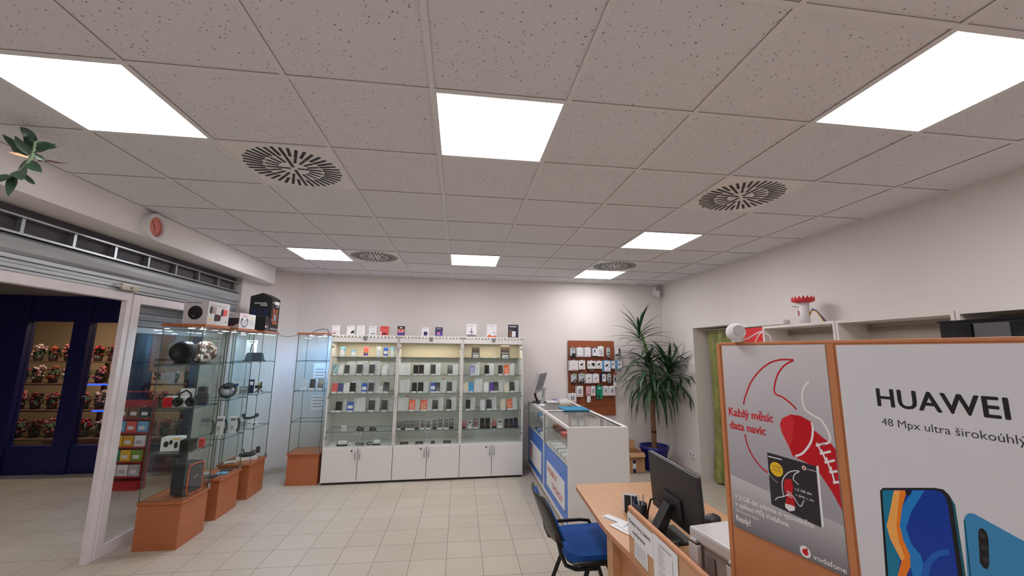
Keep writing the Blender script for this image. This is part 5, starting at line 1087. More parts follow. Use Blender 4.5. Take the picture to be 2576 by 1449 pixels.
q = B(); q.leaf([P(-2.025, 2.597, -.01), P(-2.055, 2.602, -.03), P(-2.09, 2.608, -.04)], .008, mat('yellowed_leaf', (226, 180, 140), .6), .2, up=Vector((0, -1, .3))); q.build('yellowed_leaf', t)

# ================================================================ SIDE WALL: SHELVES, BANNER, ORNAMENT
SHW = mat('white_shelf', (220, 214, 208), .5)
UN = ['nearest the red banner', 'middle of the row along the side wall', 'end of the row, behind the black cabinet']
for i, (ya, yb) in enumerate(((2.04, 1.258), (1.25, 0.462), (0.454, -0.34))):
    t = thing('wall_shelf_unit', f'open white shelf unit, {UN[i]}', 'shelf', (3.10, ya, 0), -PI / 2, 'white shelf units')
    L = ya - yb; D = 0.295
    box1('side_panel', 0, 0, 0, .02, D, 1.915, SHW, t); box1('side_panel', L - .02, 0, 0, L, D, 1.915, SHW, t)
    box1('top_panel', 0, 0, 1.915, L, D, 1.937, SHW, t); box1('back_panel', .02, D - .01, 0.02, L - .02, D, 1.915, mat('shelf_back', (208, 200, 190), .6), t)
    q = B(); q.box(.02, D - .04, 1.855, L - .02, D - .012, 1.875, mat('shelf_batten', (150, 140, 132), .6)); q.build('back_batten', t)
    for z in (0.08, 0.55, 1.0, 1.45): box1('shelf_board', .02, .002, z, L - .02, D - .012, z + .02, SHW, t)
t = thing('red_banner', 'red banner with a white curve standing between the niche and the shelves', 'banner', (3.2, 2.44, 0), -PI / 2)
q = B(); q.box(0, -.004, 0.05, .37, .004, 1.94, RED); q.stroke([(.12 + .16 * i / 8, 1.72 + .17 * math.sin(i / 8 * 1.5)) for i in range(9)], .01, -.0048, PAPER); q.build('fabric', t)
q = B(); q.box(0.0, -.07, 0, .37, .07, .05, ALU, .004); q.build('stand_foot', t)
t = thing('flower_ornament', 'white tube with a jagged red crown standing on the white shelf unit', 'ornament', (3.22, 1.66, 1.9375), 0)
q = B(); q.lathe([(0, 0), (.043, 0), (.043, .19), (.0, .192)], PAPER, 24); q.build('tube', t)
q = B(); n = 18; vs = []
for k in range(n * 2):
    a = PI * k / n; r = .088; vs += [(.03 * math.cos(a), .03 * math.sin(a), .186), (r * math.cos(a), r * math.sin(a), .205), (r * 1.02 * math.cos(a), r * 1.02 * math.sin(a), .222 + (.03 if k % 2 else 0.0))]
N = n * 2
q.add(vs, [(k * 3 + j, ((k + 1) % N) * 3 + j, ((k + 1) % N) * 3 + j + 1, k * 3 + j + 1) for k in range(N) for j in (0, 1)], RED); q.build('red_crown', t)
q = B(); q.T = Matrix.Rotation(-PI / 2 - .5, 4, 'Z'); q.disc(0.0, .1, .018, -.0436, RED, .03); q.build('red_drop', t)
for i, (m, nm) in enumerate(((YELLOW, 'yellow'), (DRED, 'red'), (BLUE, 'blue'), (GREY, 'grey'))):
    q = B(); q.tube([(.01 + .006 * i, -.04, .07 + .012 * i), (.0, -.09, .115 + .006 * i), (.0, -.13, .1 + .004 * i), (0.01 * i, -.19, 0.006)], .004, m, 6); q.build('ribbon', t)['label'] = f'{nm} ribbon'
q = B(); q.stroke([(-.09, .155), (-.042, .15)], .004, 0, GREY); q.tube([(-.03, .02, .155), (-.07, .05, .165)], .003, GREY, 6); q.build('wire', t)
GB = mat('gloss_black', (14, 14, 20), .12)
t = thing('black_display_cabinet', 'glossy black cabinet in front of the white shelves, beyond the poster partition', 'cabinet', (2.95, 0.44, 0), -PI / 2)
box1('carcass', 0, 0.012, 0, 0.64, .14, 1.858, BLACK, t); box1('top_panel', -.004, -.004, 1.858, .644, .142, 1.868, GB, t)
for i in range(4): box1('door', .004 + i * .16, 0, 0.02, .152 + i * .16, .0115, 1.845, (GB, mat('gloss_grey', (86, 86, 90), .15), GB, GB)[i], t, .002)

# ================================================================ DESK
DZ = 0.75
t = thing('desk', 'beech laminate service desk with a rounded corner, in front of the blue chair', 'desk', (0, 0, 0))
poly = [(1.69, 1.322)]
for k in range(7): a = PI / 2 + k * PI / 12; poly.append((1.02 + .042 * math.cos(a), 1.28 + .042 * math.sin(a)))
poly += [(.962, 1.0), (.944, .70), (.941, .60), (.95, .45), (.958, .36), (.958, -1.5), (1.72, -1.5)]
q = B(); q.prism(poly, DZ - .026, DZ, BEECH, 'z', mat('beech_edge', (186, 128, 88), .4)); q.build('table_top', t)
q = B(); q.box(.952, .535, 0, .995, .615, DZ - .026, BEECH, .002); q.build('leg', t)
q = B(); q.box(1.62, .535, 0, 1.66, .615, DZ - .026, BEECH, .002); q.build('leg', t)
q = B(); q.box(1.0, .565, 0.12, 1.62, .583, DZ - .03, BEECH); q.build('rail', t)
q = B(); q.box(.992, -1.48, .04, 1.01, .535, DZ - .0265, wood('beech_front', (186, 126, 84), .42, .05, (6, 6, 1), 3)); q.build('modesty_panel', t)
box1('leg', 0.985, -1.49, 0, 1.66, -1.46, DZ - .026, BEECH, t)
t = thing('desk_divider', 'low wooden divider board along the desk edge, papers taped to it', 'divider', (.962, .345, DZ + .0008), -PI / 2)
q = B(); q.box(0, 0, 0, 1.7, .022, .192, BEECH, .006); q.build('board', t)
q = B(); q.tube([(0.0, .011, .19), (1.7, .011, .19)], .0125, mat('beech_edge'), 8); q.build('edge_strip', t)
def note(x0, z0, x1, z1, y=-.0016, nm='sheet'):
    q = B(); q.box(x0, y, z0, x1, y + .0008, z1, PAPER); return q
def dput(o): put(o, (.962, .345, DZ + .0008), -PI / 2); return o
zz = lambda z: z - DZ
q = note(.002, zz(.833), .2545, zz(.9285), -.0030); e = -.0036
q.text('Platební karty (zatím)', .016, zz(.889), .0165, e, BINK, .216, bold=.012); q.text('nepřijímáme', .055, zz(.853), .0165, e, BINK, .125, bold=.012)
tag(dput(q.build('paper_sign')), 'white paper sign about payment cards taped to the desk divider', 'sign')
q = note(.257, zz(.772), .449, zz(.9365), -.0030)
q.rect(.31, zz(.912), .405, zz(.9155), e, INK)
for i in range(9): q.rect(.296, zz(.9 - .008 * i), .335 + .01 * ((i * 5) % 3), zz(.9025 - .008 * i), e, LGREY)
for i in range(6): q.rect(.30, zz(.82 - .007 * i), .36 + .012 * ((i * 5) % 3), zz(.8222 - .007 * i), e, LGREY)
q.rect(.41, zz(.80), .414, zz(.90), e, LGREY)
tag(dput(q.build('paper_notice')), 'tall white printed sheet beside the payment card sign on the divider', 'notice')
q = note(.066, zz(.759), .197, zz(.833), -.0018)
for i in range(11): q.rect(.074, zz(.822 - .0055 * i), .18 + .004 * (i % 3), zz(.8238 - .0055 * i), -.0024, LGREY)
tag(dput(q.build('paper_note')), 'small sheet of fine print below the payment card sign', 'notice')
# things on the desk
o = B(); ZD = DZ + .0008
t = thing('desk_monitor', 'large black desktop monitor seen from behind on the beech desk', 'monitor', (1.255, .478, ZD), -PI / 2 - .035)
# local x to the viewer, front(-y) is the rear cover
q = B(); q.T = Matrix.Translation((0, 0, .0)) @ Matrix.Rotation(0.06, 4, 'X'); q.box(-.262, .014, .06, .262, .03, .352, mat('monitor_rear', (38, 36, 38), .45), .004); q.box(-.1, .0, .1, .1, .0145, .2, mat('monitor_rear'), .01); q.disc(-.06, .27, .005, .0133, BINK); q.disc(.02, .25, .005, .0133, BINK); q.build('rear_cover', t)
q = B(); q.T = Matrix.Rotation(0.06, 4, 'X'); q.box(-.264, .0302, .058, .264, .036, .354, mat('monitor_bezel', (96, 98, 104), .2, .5), .002); q.rect(-.25, .075, .25, .34, .0365, SCREEN); q.build('screen', t)  # lighter bezel grey paints in the highlight along the top edge
q = B(); q.prism([(.002, .16), (-.03, .16), (-.12, .012), (-.065, .012)], -.035, .035, BLACK, ax='x'); q.build('neck', t)
q = B(); q.prism([(-.12, -.14), (.12, -.14), (.1, .05), (-.1, .05)], 0, .0125, BLACK); q.build('base', t)
q = B(); q.tube([(-.05, -.01, .135), (-.10, -.035, .15), (-.16, -.045, .12), (-.19, -.05, .05), (-.2, -.05, .006)], .005, BLACK); q.build('cable', t)
t = thing('pen_cup', 'black pen cup with pens standing behind the divider beside the monitor', 'pen holder', (1.158, .652, ZD), 0)
q = B(); q.lathe([(0, 0), (.036, 0), (.038, .1), (.033, .1), (.032, .006), (0, .006)], mat('mesh_black', (26, 26, 28), .5), 24); q.build('cup', t)
for i, (m, dx, dy) in enumerate(((BLUE, -.014, .012), (PAPER, .004, .02), (NAVY, -.02, -.006), (LGREY, .014, 0))):
    q = B(); q.tube([(dx * .5, dy * .5, .01), (dx * 1.5, dy * 1.5, .125 + .006 * i)], .0045, m, 8); q.build('pen', t)
t = thing('slim_box', 'black and silver slim box standing upright on the desk behind the divider', 'box', (1.17, .80, ZD), -.5)
q = B(); q.box(-.035, -.02, 0, .035, .02, .095, BLACK, .002, faces={'+z': LGREY}); q.box(.001, -.0206, 0.001, .007, -.0195, .094, SILVER); q.build('carton', t)
q = B(); q.box(-.05, .022, 0, -.037, .023, .088, PAPER); q.box(-.0365, -.02, 0, -.0352, .02, .093, PAPER); q.build('paper_wrap', t)
t = thing('computer_mouse', 'dark rounded computer mouse on the desk beside the monitor', 'mouse', (1.56, .62, ZD), .3)
q = B(); q.sphere((0, 0, .012), 1, DARK, 18, 10, (.055, .035, .03)); q.bm.verts.ensure_lookup_table()
for v in q.bm.verts: v.co.z = max(v.co.z, 0.0)
q.build('shell', t); q = B(); q.tube([(0, 0, .0405), (.012, 0, .0405)], .004, BLACK, 8); q.build('wheel', t)
BRN = [('white brochure with a black stripe, outermost on the desk corner', PAPER), ('white folded price leaflet beside the striped brochure', PAPER), ('orange and blue leaflet tucked against the divider', ORANGE)]
for i, (x, y, rz, w, h) in enumerate(((1.035, .70, .55, .06, .15), (1.04, .575, .4, .075, .16), (1.075, .53, .4, .06, .12))):
    q = B(); q.box(-w / 2, -h / 2, 0, w / 2, h / 2, .0016, BRN[i][1])
    if i == 0: q.box(-w / 2 + .004, -h / 2 + .01, .0016, -w / 2 + .012, h / 2 - .01, .002, BINK)
    if i == 1: q.box(-.01, -h / 2 + .01, .0016, -.004, h / 2 - .01, .002, LGREY); q.box(.008, .02, .0016, .03, .026, .002, INK)
    if i == 2: q.add([(.01 + .018 * math.cos(a * .6), -.01 + .018 * math.sin(a * .6), .0021) for a in range(11)], [tuple(range(11))], SKY); q.box(-w / 2, h * .2, .0016, w / 2, h / 2, .0019, PAPER)
    o = q.build('brochure'); put(o, (x, y, DZ + .0004 + .0022 * i), rz); tag(o, BRN[i][0], 'brochure', 'brochures on the desk')
o = box1('desk_paper', -.05, -.07, 0, .05, .07, .001, PAPER); put(o, (1.30, .24, DZ + .0004)); tag(o, 'white sheet lying on the desk between monitor and printer', 'paper')
t = thing('desk_phone', 'black corded device with tangled cables between the divider and the printer', 'device', (1.10, .20, ZD), .2)
q = B(); q.prism([(-.05, 0), (.05, 0), (.05, .02), (-.05, .05)], -.05, .05, BLACK, ax='y'); q.build('body', t)
q = B(); q.tube([(.03 * math.cos(i * .9) * (1 + i * .06), .035 * math.sin(i * .9) + .02, .05 + .004 * i) for i in range(14)], .004, DARK, 6); q.build('cable', t)
# printer
PW = mat('printer_white', (196, 194, 194), .45); PG = mat('printer_grey', (142, 138, 136), .5)
t = thing('printer', 'light grey printer standing on the desk behind the divider', 'printer', (1.165, .16, ZD), -PI / 2 + .16)
# local x from the monitor towards the viewer, y into the desk
q = B(); q.box(0, .008, 0.0, .335, .36, .125, PG, .006); q.build('body', t)
q = B(); q.box(-.005, -.004, .126, .345, .365, .178, PW, .012); q.build('lid', t)
for x in (.035, .24):
    q = B(); q.box(x - .025, -.022, .03, x + .03, .0, .125, PW, .005); q.build('hinge_cover', t)
    q = B(); q.tube([(x - .012, -.014, .136), (x + .018, -.014, .136)], .009, LGREY, 10); q.box(x - .02, -.02, .125, x + .025, -.002, .131, DARK); q.build('hinge', t)
q = B(); q.box(.09, .0, .02, .13, .0075, .1, mat('printer_vent', (112, 108, 106), .5)); q.build('vent', t)
q = B(); q.box(.19, .0, .03, .215, .0075, .06, DARK); q.build('socket', t)

# ================================================================ POSTER PARTITION
PZ = 1.695
PT_LOC = (1.094, -.243, 0); PT_RZ = math.radians(-76.408)
t = thing('poster_partition', 'wooden partition board standing on the desk carrying two large posters', 'partition', PT_LOC, PT_RZ)
box1('panel', -.0055, .0, DZ + .0008, 1.30, .026, 1.6945, PARTW, t)
box1('edge_post', -.0215, -.003, DZ + .0008, -.0068, .028, 1.700, PARTW, t, .002)
box1('groove', -.0068, .003, DZ + .0008, -.0055, .026, 1.6945, mat('groove_dark', (70, 44, 30), .6), t)
box1('top_rail', -.0068, -.003, 1.6945, 1.30, .028, 1.7035, PARTW, t, .002)
box1('middle_batten', .3525, -.0025, DZ + .0008, .372, 0, 1.6945, PARTW, t)
G = {
 'arc1':[(0.0759, 1.4944), (0.0812, 1.5128), (0.0903, 1.5329), (0.1095, 1.5693), (0.141, 1.6058), (0.1808, 1.6351), (0.2203, 1.647), (0.2597, 1.6473)],
 'arc2':[(0.2596, 1.6461), (0.2311, 1.6307), (0.2068, 1.603), (0.1925, 1.5664), (0.1916, 1.5425), (0.2157, 1.5332), (0.241, 1.516), (0.2543, 1.5024)],
 'arc3':[(0.0725, 1.3981), (0.0803, 1.3625), (0.0986, 1.33), (0.1239, 1.3063), (0.146, 1.2957)],
 'tail':[(0.146, 1.2957), (0.1608, 1.2825), (0.1756, 1.2743)],
 'shoe':[(0.1985, 1.45), (0.2064, 1.4685), (0.2351, 1.4852), (0.264, 1.4854), (0.2931, 1.4734), (0.2999, 1.4505), (0.3231, 1.4337), (0.3419, 1.422), (0.3527, 1.4091), (0.3568, 1.38), (0.3543, 1.3104), (0.3542, 1.2561), (0.3291, 1.298), (0.3029, 1.3361), (0.2836, 1.3519), (0.2516, 1.3601), (0.2294, 1.3659), (0.2226, 1.3865), (0.2025, 1.4277)],
 'toe':[(0.1985, 1.45), (0.2064, 1.4685), (0.2351, 1.4852), (0.2452, 1.4687), (0.2343, 1.4167), (0.2226, 1.3865), (0.2025, 1.4277)],
 'sole':[(0.2955, 1.4711), (0.2961, 1.4498), (0.2874, 1.4162), (0.2621, 1.3814), (0.2381, 1.3662)],
 'lace':[(0.2989, 1.5858), (0.2833, 1.568), (0.2749, 1.5394), (0.2801, 1.5069), (0.3029, 1.491), (0.3227, 1.4807), (0.3395, 1.4471), (0.3373, 1.4262), (0.3135, 1.4152)],
 'l1':[(0.3038, 1.3959), (0.3179, 1.3835), (0.3367, 1.3863)],
 'l2':[(0.3096, 1.3764), (0.3234, 1.3873), (0.3344, 1.3975)],
 'l3':[(0.3161, 1.3754), (0.3209, 1.3536), (0.3116, 1.3461)],
 'l4':[(0.3348, 1.3773), (0.3404, 1.361), (0.3346, 1.342)],
 'l5':[(0.3407, 1.3636), (0.3561, 1.364)],
 'l6':[(0.343, 1.3392), (0.3493, 1.3533), (0.3548, 1.3375)],
 'l7':[(0.2879, 1.3687), (0.2901, 1.3535)],
 'card':[(0.1485, 1.3579), (0.2953, 1.3527), (0.2938, 1.1915), (0.1483, 1.2041)],
 'cardw':[(0.2953, 1.3527), (0.3024, 1.3566), (0.3004, 1.1964), (0.2938, 1.1915)],
 'yel':[(0.175, 1.3136)],
 'yelr':[(0.1961, 1.3162), (0.1775, 1.3398)],
 'cshoe':[(0.1999, 1.2922), (0.2199, 1.2977), (0.2236, 1.2771), (0.219, 1.2595), (0.2249, 1.2318), (0.2213, 1.212), (0.2049, 1.2037), (0.1925, 1.2158), (0.1999, 1.2427), (0.1934, 1.2682)],
 'csw':[(0.1906, 1.2399), (0.1884, 1.2668), (0.1937, 1.2905), (0.2094, 1.3114), (0.2281, 1.3228), (0.2455, 1.3263), (0.2313, 1.3144), (0.2258, 1.2994), (0.2337, 1.2918), (0.24, 1.2872)],
 'ctoe':[(0.1931, 1.2215), (0.2155, 1.2234), (0.2233, 1.2206), (0.2212, 1.2109), (0.2049, 1.2032), (0.1932, 1.2106)],
 'clace':[(0.1625, 1.221), (0.1716, 1.2311), (0.1906, 1.2399), (0.2065, 1.2502), (0.2209, 1.2493), (0.2387, 1.2284), (0.2517, 1.2484)],
 'vlogo':[(0.2411, 1.0873)],
 'vlogor':[(0.2559, 1.0912), (0.243, 1.1058)],
 'cvl':[(0.2607, 1.3393)],
 't12':[(0.2293, 1.276), (0.2755, 1.2715)],
 'tsms':[(0.2276, 1.2594), (0.2786, 1.2596)],
 'vod':[(0.2663, 1.3407), (0.2927, 1.3375)],
 'cardtitle':[(0.1508, 1.3479), (0.2007, 1.3453)],
 'sky':[(0.0031, 1.2536), (0.3492, 1.217)],
 'txt1':[(0.0163, 1.1823), (0.2683, 1.1577)],
 'txt2':[(0.016, 1.1607), (0.1958, 1.1399)],
 'txt3':[(0.0147, 1.1369), (0.1151, 1.1246)],
 'txt4':[(0.0139, 1.111), (0.0695, 1.1075)],
 't1top':[(0.0178, 1.1995)],
 't4top':[(0.0151, 1.1248)],
 'kb':[(0.0162, 1.4543), (0.1775, 1.4477)],
 'db':[(0.0162, 1.4073), (0.1445, 1.4072)],
 'kt':[(0.0162, 1.4826)],
 'vt':[(0.2584, 1.0749)],
 'vtt':[(0.2611, 1.086)],
 'vl':[(0.3187, 1.0813)],
 'p1':[(0.4435, 1.3323), (0.4505, 1.3412), (0.5501, 1.3705), (0.5649, 1.3716), (0.5734, 1.3634), (0.5783, 1.3509), (0.5784, 1.3332), (0.5649, 1.1967), (0.4338, 1.1352)],
 'p1face':[(0.4483, 1.332), (0.4528, 1.3369), (0.5461, 1.3648), (0.5609, 1.3656), (0.5664, 1.3572), (0.5678, 1.3416), (0.5551, 1.1921), (0.4379, 1.1372)],
 'teal':[(0.4483, 1.332), (0.4528, 1.3369), (0.4728, 1.342), (0.4614, 1.2979), (0.4488, 1.2539), (0.4534, 1.2252), (0.4682, 1.1886), (0.458, 1.1465), (0.4379, 1.1372)],
 'fl':[(0.4728, 1.342), (0.4991, 1.3499), (0.4855, 1.3103), (0.4755, 1.2638), (0.479, 1.2353), (0.4883, 1.2057), (0.4865, 1.1801), (0.4754, 1.1547), (0.458, 1.1465), (0.4704, 1.1854), (0.4534, 1.2252), (0.4488, 1.2539), (0.4614, 1.2979)],
 'lb':[(0.5103, 1.3532), (0.532, 1.3597), (0.501, 1.3027), (0.4877, 1.2641), (0.4931, 1.2326), (0.5086, 1.2143), (0.5141, 1.1728), (0.4886, 1.1609), (0.4865, 1.1801), (0.4883, 1.2057), (0.479, 1.2353), (0.4755, 1.2638), (0.4855, 1.3103)],
 'sw':[(0.5033, 1.1678), (0.5121, 1.1996), (0.5304, 1.2276), (0.5484, 1.2432), (0.5601, 1.248), (0.559, 1.2359), (0.5434, 1.2272), (0.528, 1.2067), (0.5176, 1.1745)],
 'notch':[(0.4953, 1.3488), (0.5073, 1.3524), (0.5048, 1.3431), (0.5, 1.3381), (0.4958, 1.3403)],
 'p2':[(0.5912, 1.3182), (0.5955, 1.3294), (0.6022, 1.3359), (0.6096, 1.337), (0.6997, 1.2995), (0.6945, 1.2574), (0.5839, 1.2056)],
 'cam2':[(0.6111, 1.3009), (0.6141, 1.3096), (0.619, 1.3125), (0.6239, 1.3069), (0.6251, 1.2934), (0.6202, 1.2439), (0.6162, 1.2334), (0.6108, 1.2342), (0.6066, 1.2415)],
 'p2edge':[(0.5912, 1.3182), (0.5937, 1.3191), (0.5864, 1.2067), (0.5839, 1.2056)],
}
def grad(name, z0, z1, c0, c1):
    m = bpy.data.materials.new(name); m.use_nodes = True; nt = m.node_tree; b = nt.nodes['Principled BSDF']; b.inputs['Roughness'].default_value = .35
    tc = nt.nodes.new('ShaderNodeTexCoord'); sp = nt.nodes.new('ShaderNodeSeparateXYZ'); mr = nt.nodes.new('ShaderNodeMapRange'); r = nt.nodes.new('ShaderNodeMix'); r.data_type = 'RGBA'
    nt.links.new(tc.outputs['Object'], sp.inputs[0]); nt.links.new(sp.outputs['Z'], mr.inputs[0]); mr.inputs[1].default_value = z0; mr.inputs[2].default_value = z1
    nt.links.new(mr.outputs[0], r.inputs[0]); r.inputs[6].default_value = lin(c0) + (1,); r.inputs[7].default_value = lin(c1) + (1,); nt.links.new(r.outputs[2], b.inputs['Base Color']); return m
PB1 = grad('poster_backdrop_print', 1.25, 1.69, (158, 156, 164), (206, 202, 206)); PB2 = grad('poster_ground_print', 1.08, 1.25, (104, 102, 108), (196, 194, 198))
pr_red = mat('poster_red', (190, 20, 34), .35); pw = PAPER
q = B(); q.box(.0036, -.004, 1.0905, .3515, 0.0, 1.6925, PB1)
def lay(i): return -.0042 - .00008 * i
(xa, za), (xb, zb) = G['sky']
q.poly([(.0036, 1.0905), (.3515, 1.0905), (.3515, zb), (.0036, za)], lay(0), PB2)
for k in ('arc1', 'arc2', 'arc3'): q.stroke(G[k], .0048, lay(1), pr_red, 6)
q.stroke(G['tail'], .006, lay(6), pw)
inb = lambda P: [(min(max(a, .0042), .351), c) for a, c in P]
q.poly(inb(G['shoe']), lay(2), pr_red); q.poly(inb(G['toe']), lay(3), mat('poster_red_light', (206, 44, 54), .35)); q.stroke(inb(G['sole']), .006, lay(4), pw, 5)
q.stroke(inb(G['lace']), .0056, lay(5), pw, 6)
for a, b_ in (((.3005, 1.409), (.325, 1.4205)), ((.309, 1.389), (.3385, 1.402)), ((.3195, 1.368), (.3465, 1.381)), ((.329, 1.345), (.35, 1.354)), ((.336, 1.32), (.351, 1.327))): q.stroke([a, b_], .006, lay(5), pw)
for a, b_ in (((.3035, 1.418), (.314, 1.392)), ((.314, 1.402), (.324, 1.371)), ((.325, 1.384), (.333, 1.349)), ((.334, 1.362), (.34, 1.323))): q.stroke([a, b_], .0045, lay(6), pw)
q.poly(G['card'], lay(6), mat('poster_charcoal', (44, 42, 48), .4)); q.poly(G['cardw'], lay(6), pw)
yx, yz = G['yel'][0]; q.disc(yx, yz, .021, lay(7), YELLOW); q.text('+2 GB', yx - .013, yz + .004, .0062, lay(8), BINK, .026); q.text('zdarma', yx - .014, yz - .005, .005, lay(8), BINK, .028)
q.poly(G['cshoe'], lay(8), pr_red); q.poly(G['ctoe'], lay(9), pw); q.stroke(G['csw'], .0026, lay(7), pw, 5); q.stroke(G['clace'], .0024, lay(10), pw, 5)
for dz in (0, .006, .012): q.stroke([(G['cshoe'][3][0] - .016, G['cshoe'][3][1] - dz), (G['cshoe'][3][0] - .002, G['cshoe'][3][1] - dz - .003)], .0022, lay(9), pw)
x, z = G['t12'][0]; x2 = G['t12'][1][0]; q.text('1,2 GB dat', x, z - .006, .0062, lay(7), pw, x2 - x, bold=.022)
x, z = G['tsms'][0]; x2 = G['tsms'][1][0]; q.text('+ SMS v síti', x, z - .006, .0062, lay(7), pw, x2 - x, bold=.01)
x, z = G['cvl'][0]; q.disc(x, z, .006, lay(7), pw); q.disc(x, z - .0005, .0032, lay(8), RED); q.text('vodafone', x + .008, z - .003, .005, lay(7), pw, .028)
x, z = G['cardtitle'][0]; q.rect(x, z - .003, x + .045, z, lay(7), pw)
def line(s, a, b, cap, m, bold=0.0, base=0.0):
    (x0, z0) = a; q.text(s, x0, z0 + base, cap, lay(7), m, b - x0, bold=bold)
line('Každý měsíc', (G['kb'][0][0], 1.4525), G['kb'][1][0], .0265, RED, .02)
line('data navíc', (G['db'][0][0], 1.4085), G['db'][1][0] + .004, .0265, RED, .02)
line('+ 2 GB dat zdarma si vyzvedněte', (.0172, 1.1815), .2725, .0145, pw, .022)
line('v aplikaci Můj Vodafone', (.0170, 1.1575), .1985, .0145, pw, .022)
line('Budoucnost je úžasná.', (.0165, 1.1405), .1025, .0095, pw)
line('Ready?', (.0165, 1.1115), .0695, .0185, pw, .025)
x, z = .2415, 1.0985 + .0
q.disc(x, z + .010, .0155, lay(7), pw); q.disc(x, z + .009, .0085, lay(8), RED); q.poly([(x - .004, z + .013), (x + .008, z + .0235), (x + .006, z + .012)], lay(8), RED)
q.text('vodafone', .2625, z + .001, .0135, lay(7), pw, .084, bold=.02)
o = q.build('wall_poster'); o.location = PT_LOC; o.rotation_euler = (0, 0, PT_RZ)
tag(o, 'grey poster with a red sneaker and a red swirl line, left part of the partition', 'poster', 'posters on the partition')
o['label'] = 'grey poster with a red sneaker and red swirl line, on the wooden partition'
q = B(); q.box(.380, -.004, .80, 1.22, 0, 1.690, mat('poster_white', (212, 212, 218), .35))
q.text('HUAWEI', .4625, 1.5385, .0432, lay(0), BINK, .2225, bold=.022, sp=1.04); q.text('48 Mpx ultra širokoúhlý', .4655, 1.4925, .0175, lay(0), mat('poster_text_grey', (52, 52, 58), .5), .2365)
P1 = G['p1'][:7] + [(.5784, 1.02), (.4300, .985), (.4338, 1.1352)]
q.poly(P1, lay(0), BINK)
q.poly([(.5735, 1.3634), (.5810, 1.346), (.5822, 1.02), (.5770, 1.02), (.5770, 1.345)], lay(1), mat('poster_teal_dark', (20, 96, 116), .35))
F1 = [(.4483, 1.332), (.4528, 1.3369), (.5461, 1.3648), (.5609, 1.3656), (.5664, 1.3572), (.5690, 1.3416), (.5690, 1.03), (.4340, .995)]
q.poly(F1, lay(2), mat('wallpaper_blue', (14, 60, 160), .3))
q.poly(G['teal'][:8] + [(.440, 1.06), (.4345, 1.03)], lay(3), mat('wallpaper_teal', (20, 124, 160), .3))
q.poly(G['lb'], lay(4), mat('wallpaper_lightblue', (30, 130, 206), .3)); q.poly(G['sw'], lay(5), mat('wallpaper_mid', (30, 96, 190), .3))
q.poly(G['fl'], lay(5), mat('wallpaper_orange', (240, 130, 36), .3)); q.poly([(.4728, 1.342), (.4850, 1.345), (.4760, 1.30), (.4690, 1.262), (.4700, 1.23), (.4780, 1.195), (.4704, 1.1854), (.4534, 1.2252), (.4488, 1.2539), (.4614, 1.2979)], lay(6), mat('wallpaper_amber', (246, 176, 90), .3))
q.poly(G['notch'], lay(6), BINK)
P2 = G['p2'][:4] + [(.76, 1.275), (.76, 1.02), (.582, 1.00), (.5839, 1.2056)]
q.poly(P2, lay(0), mat('phone_back_blue', (62, 140, 190), .3)); q.poly(G['p2edge'][:2] + [(.5868, 1.2), (.585, 1.0), (.582, 1.0)], lay(1), mat('poster_teal_dark'))
q.poly(G['cam2'], lay(1), BINK)
for z in (1.298, 1.275, 1.252): q.disc(.6165, z, .0052, lay(2), DARK)
o = q.build('wall_poster'); o.location = PT_LOC; o.rotation_euler = (0, 0, PT_RZ)
tag(o, 'white poster with large black lettering and two phones, on the wooden partition', 'poster', 'posters on the partition')
t = thing('dome_camera', 'round white camera ball with a grey face standing on the partition top', 'camera', (PT_LOC[0] + .235 * .075 - .012, PT_LOC[1] - .972 * .075, 1.7037), -.5)
q = B(); q.sphere((0, 0, .034), .031, PAPER, 24, 14); q.build('ball', t)
q = B(); q.T = Matrix.Translation((0, 0, .034)) @ Matrix.Rotation(.25, 4, 'Y') @ Matrix.Rotation(-.2, 4, 'X'); q.lathe([(.0, -.033), (.018, -.032), (.02, -.028)], PAPER, 20) if False else q.cyl((0.006, -.033, -.0), (0.005, -.024, 0), .0185, mat('camera_face', (186, 184, 186), .4), n=24); q.build('face', t)
q = B(); q.lathe([(0, 0), (.016, 0), (.015, .004), (.006, .008), (0, .008)], PAPER, 18); q.build('foot', t)
o = B().tube([(1.105, -.325, 1.706), (1.12, -.35, 1.716), (1.13, -.38, 1.732), (1.14, -.395, 1.74), (1.16, -.40, 1.72), (1.17, -.40, 1.64)], .0022, PAPER, 8).build('camera_cable'); tag(o, 'thin white cable arching from the camera ball over the partition edge', 'cable')

# ================================================================ CHAIR
t = thing('visitor_chair', 'blue upholstered visitor chair with a black frame pushed up to the desk', 'chair', (1.03, 1.10, 0), 0.04)
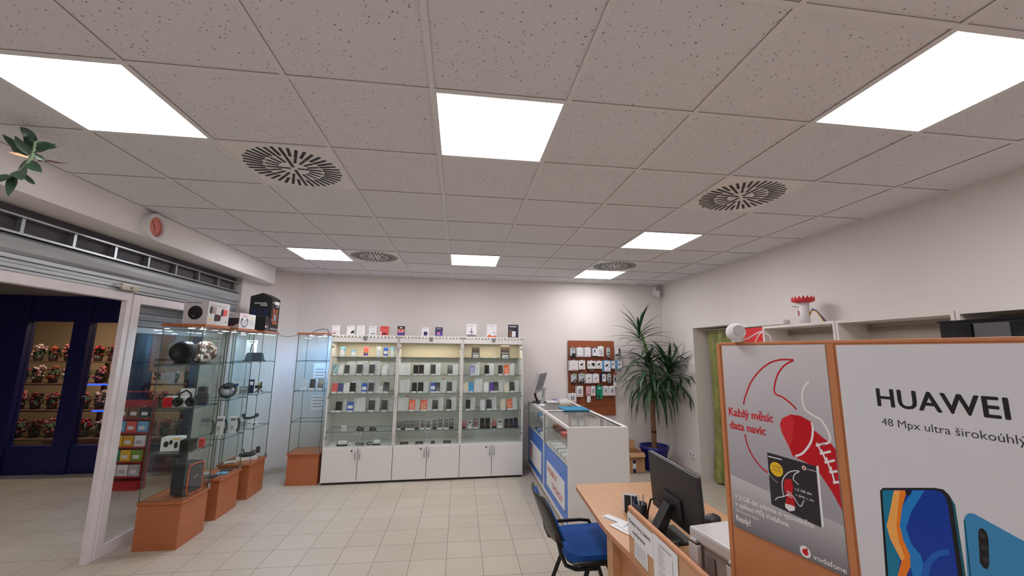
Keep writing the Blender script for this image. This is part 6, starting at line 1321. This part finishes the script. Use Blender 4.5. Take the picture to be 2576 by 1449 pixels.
# local +x is the front of the seat
UPH = mat('blue_fabric', (14, 76, 156), .85, var=.12, scale=120); SHELL = mat('black_shell', (34, 32, 33), .42)
FRM = mat('black_tube', (20, 20, 22), .35)
seat = []
for cx_, cy_, a0 in ((.135, .125, 0), (-.115, .115, 90), (-.115, -.115, 180), (.135, -.125, 270)):
    for k in range(7): a = math.radians(a0 + 15 * k); seat.append((cx_ + .1 * math.cos(a), cy_ + .1 * math.sin(a)))
q = B(); q.prism(seat, .445, .492, UPH)
bmesh.ops.bevel(q.bm, geom=[e_ for e_ in q.bm.edges if abs(e_.verts[0].co.z - e_.verts[1].co.z) < 1e-4], offset=.014, segments=3, affect='EDGES', profile=.6)
q.build('seat', t)
q = B(); q.prism([(a * .97, b_ * .97) for a, b_ in seat], .43, .4445, SHELL); q.build('seat_shell', t)
def back(q, m, off, th, inset):
    n = 8; rows = 7; vs = []
    for r in range(rows + 1):
        f = r / rows; z = .545 + inset + (.248 - 2 * inset) * f; wd = (.195 + .022 * math.sin(PI * f) - inset) * (1 - .25 * max(0, f - .85) / .15)
        x0 = -.225 - .10 * f + off
        for c in range(n + 1):
            a = -1 + 2 * c / n; vs.append((x0 - .035 * (1 - a * a), wd * a, z))
    F = [(r * (n + 1) + c, r * (n + 1) + c + 1, (r + 1) * (n + 1) + c + 1, (r + 1) * (n + 1) + c) for r in range(rows) for c in range(n)]
    N = len(vs); vs2 = vs + [(x - th, y, z) for x, y, z in vs]
    F += [tuple(N + i for i in f[::-1]) for f in F]
    bd = [r * (n + 1) for r in range(rows + 1)] + [rows * (n + 1) + c for c in range(1, n + 1)] + [r * (n + 1) + n for r in range(rows - 1, -1, -1)] + [c for c in range(n - 1, 0, -1)]
    F += [(bd[i], bd[(i + 1) % len(bd)], N + bd[(i + 1) % len(bd)], N + bd[i]) for i in range(len(bd))]
    q.add(vs2, F, m, True)
q = B(); back(q, SHELL, -.0225, .012, -.006); q.build('back_shell', t)
q = B(); back(q, UPH, -.006, .016, .016); q.build('back_cushion', t)
for s in (-1, 1):
    q = B(); q.tube([(-.285, s * .17, .60), (-.262, s * .185, .50), (-.235, s * .195, .44), (-.18, s * .205, .42), (-.05, s * .21, .418)], .0115, FRM, 10); q.build('back_tube', t)
    q = B(); lo = 0 if s > 0 else .05; q.tube([(-.20, s * .225, .50 - lo), (-.17, s * .235, .512 - lo), (.0, s * .242, .512 - lo), (.06, s * .238, .505 - lo), (.09, s * .22, .45 - lo * .5), (.09, s * .20, .425)], .0115, FRM, 10); q.build('side_loop', t)
    q = B(); q.tube([(-.10, s * .20, .425), (-.17, s * .215, .25), (-.27, s * .23, .0)], .0135, FRM, 10); q.build('leg', t)
    q = B(); q.tube([(.02, s * .20, .425), (.11, s * .215, .25), (.19, s * .23, .0)], .0135, FRM, 10); q.build('leg', t)
q = B(); q.tube([(-.05, -.2, .42), (-.05, .2, .42)], .011, FRM, 8); q.tube([(.08, -.2, .42), (.08, .2, .42)], .011, FRM, 8); q.build('cross_bar', t)
q = B(); q.sphere((.05, -.235, .40), .02, FRM, 10, 8); q.tube([(.05, -.20, .42), (.05, -.235, .40)], .009, FRM, 8); q.build('knob', t)
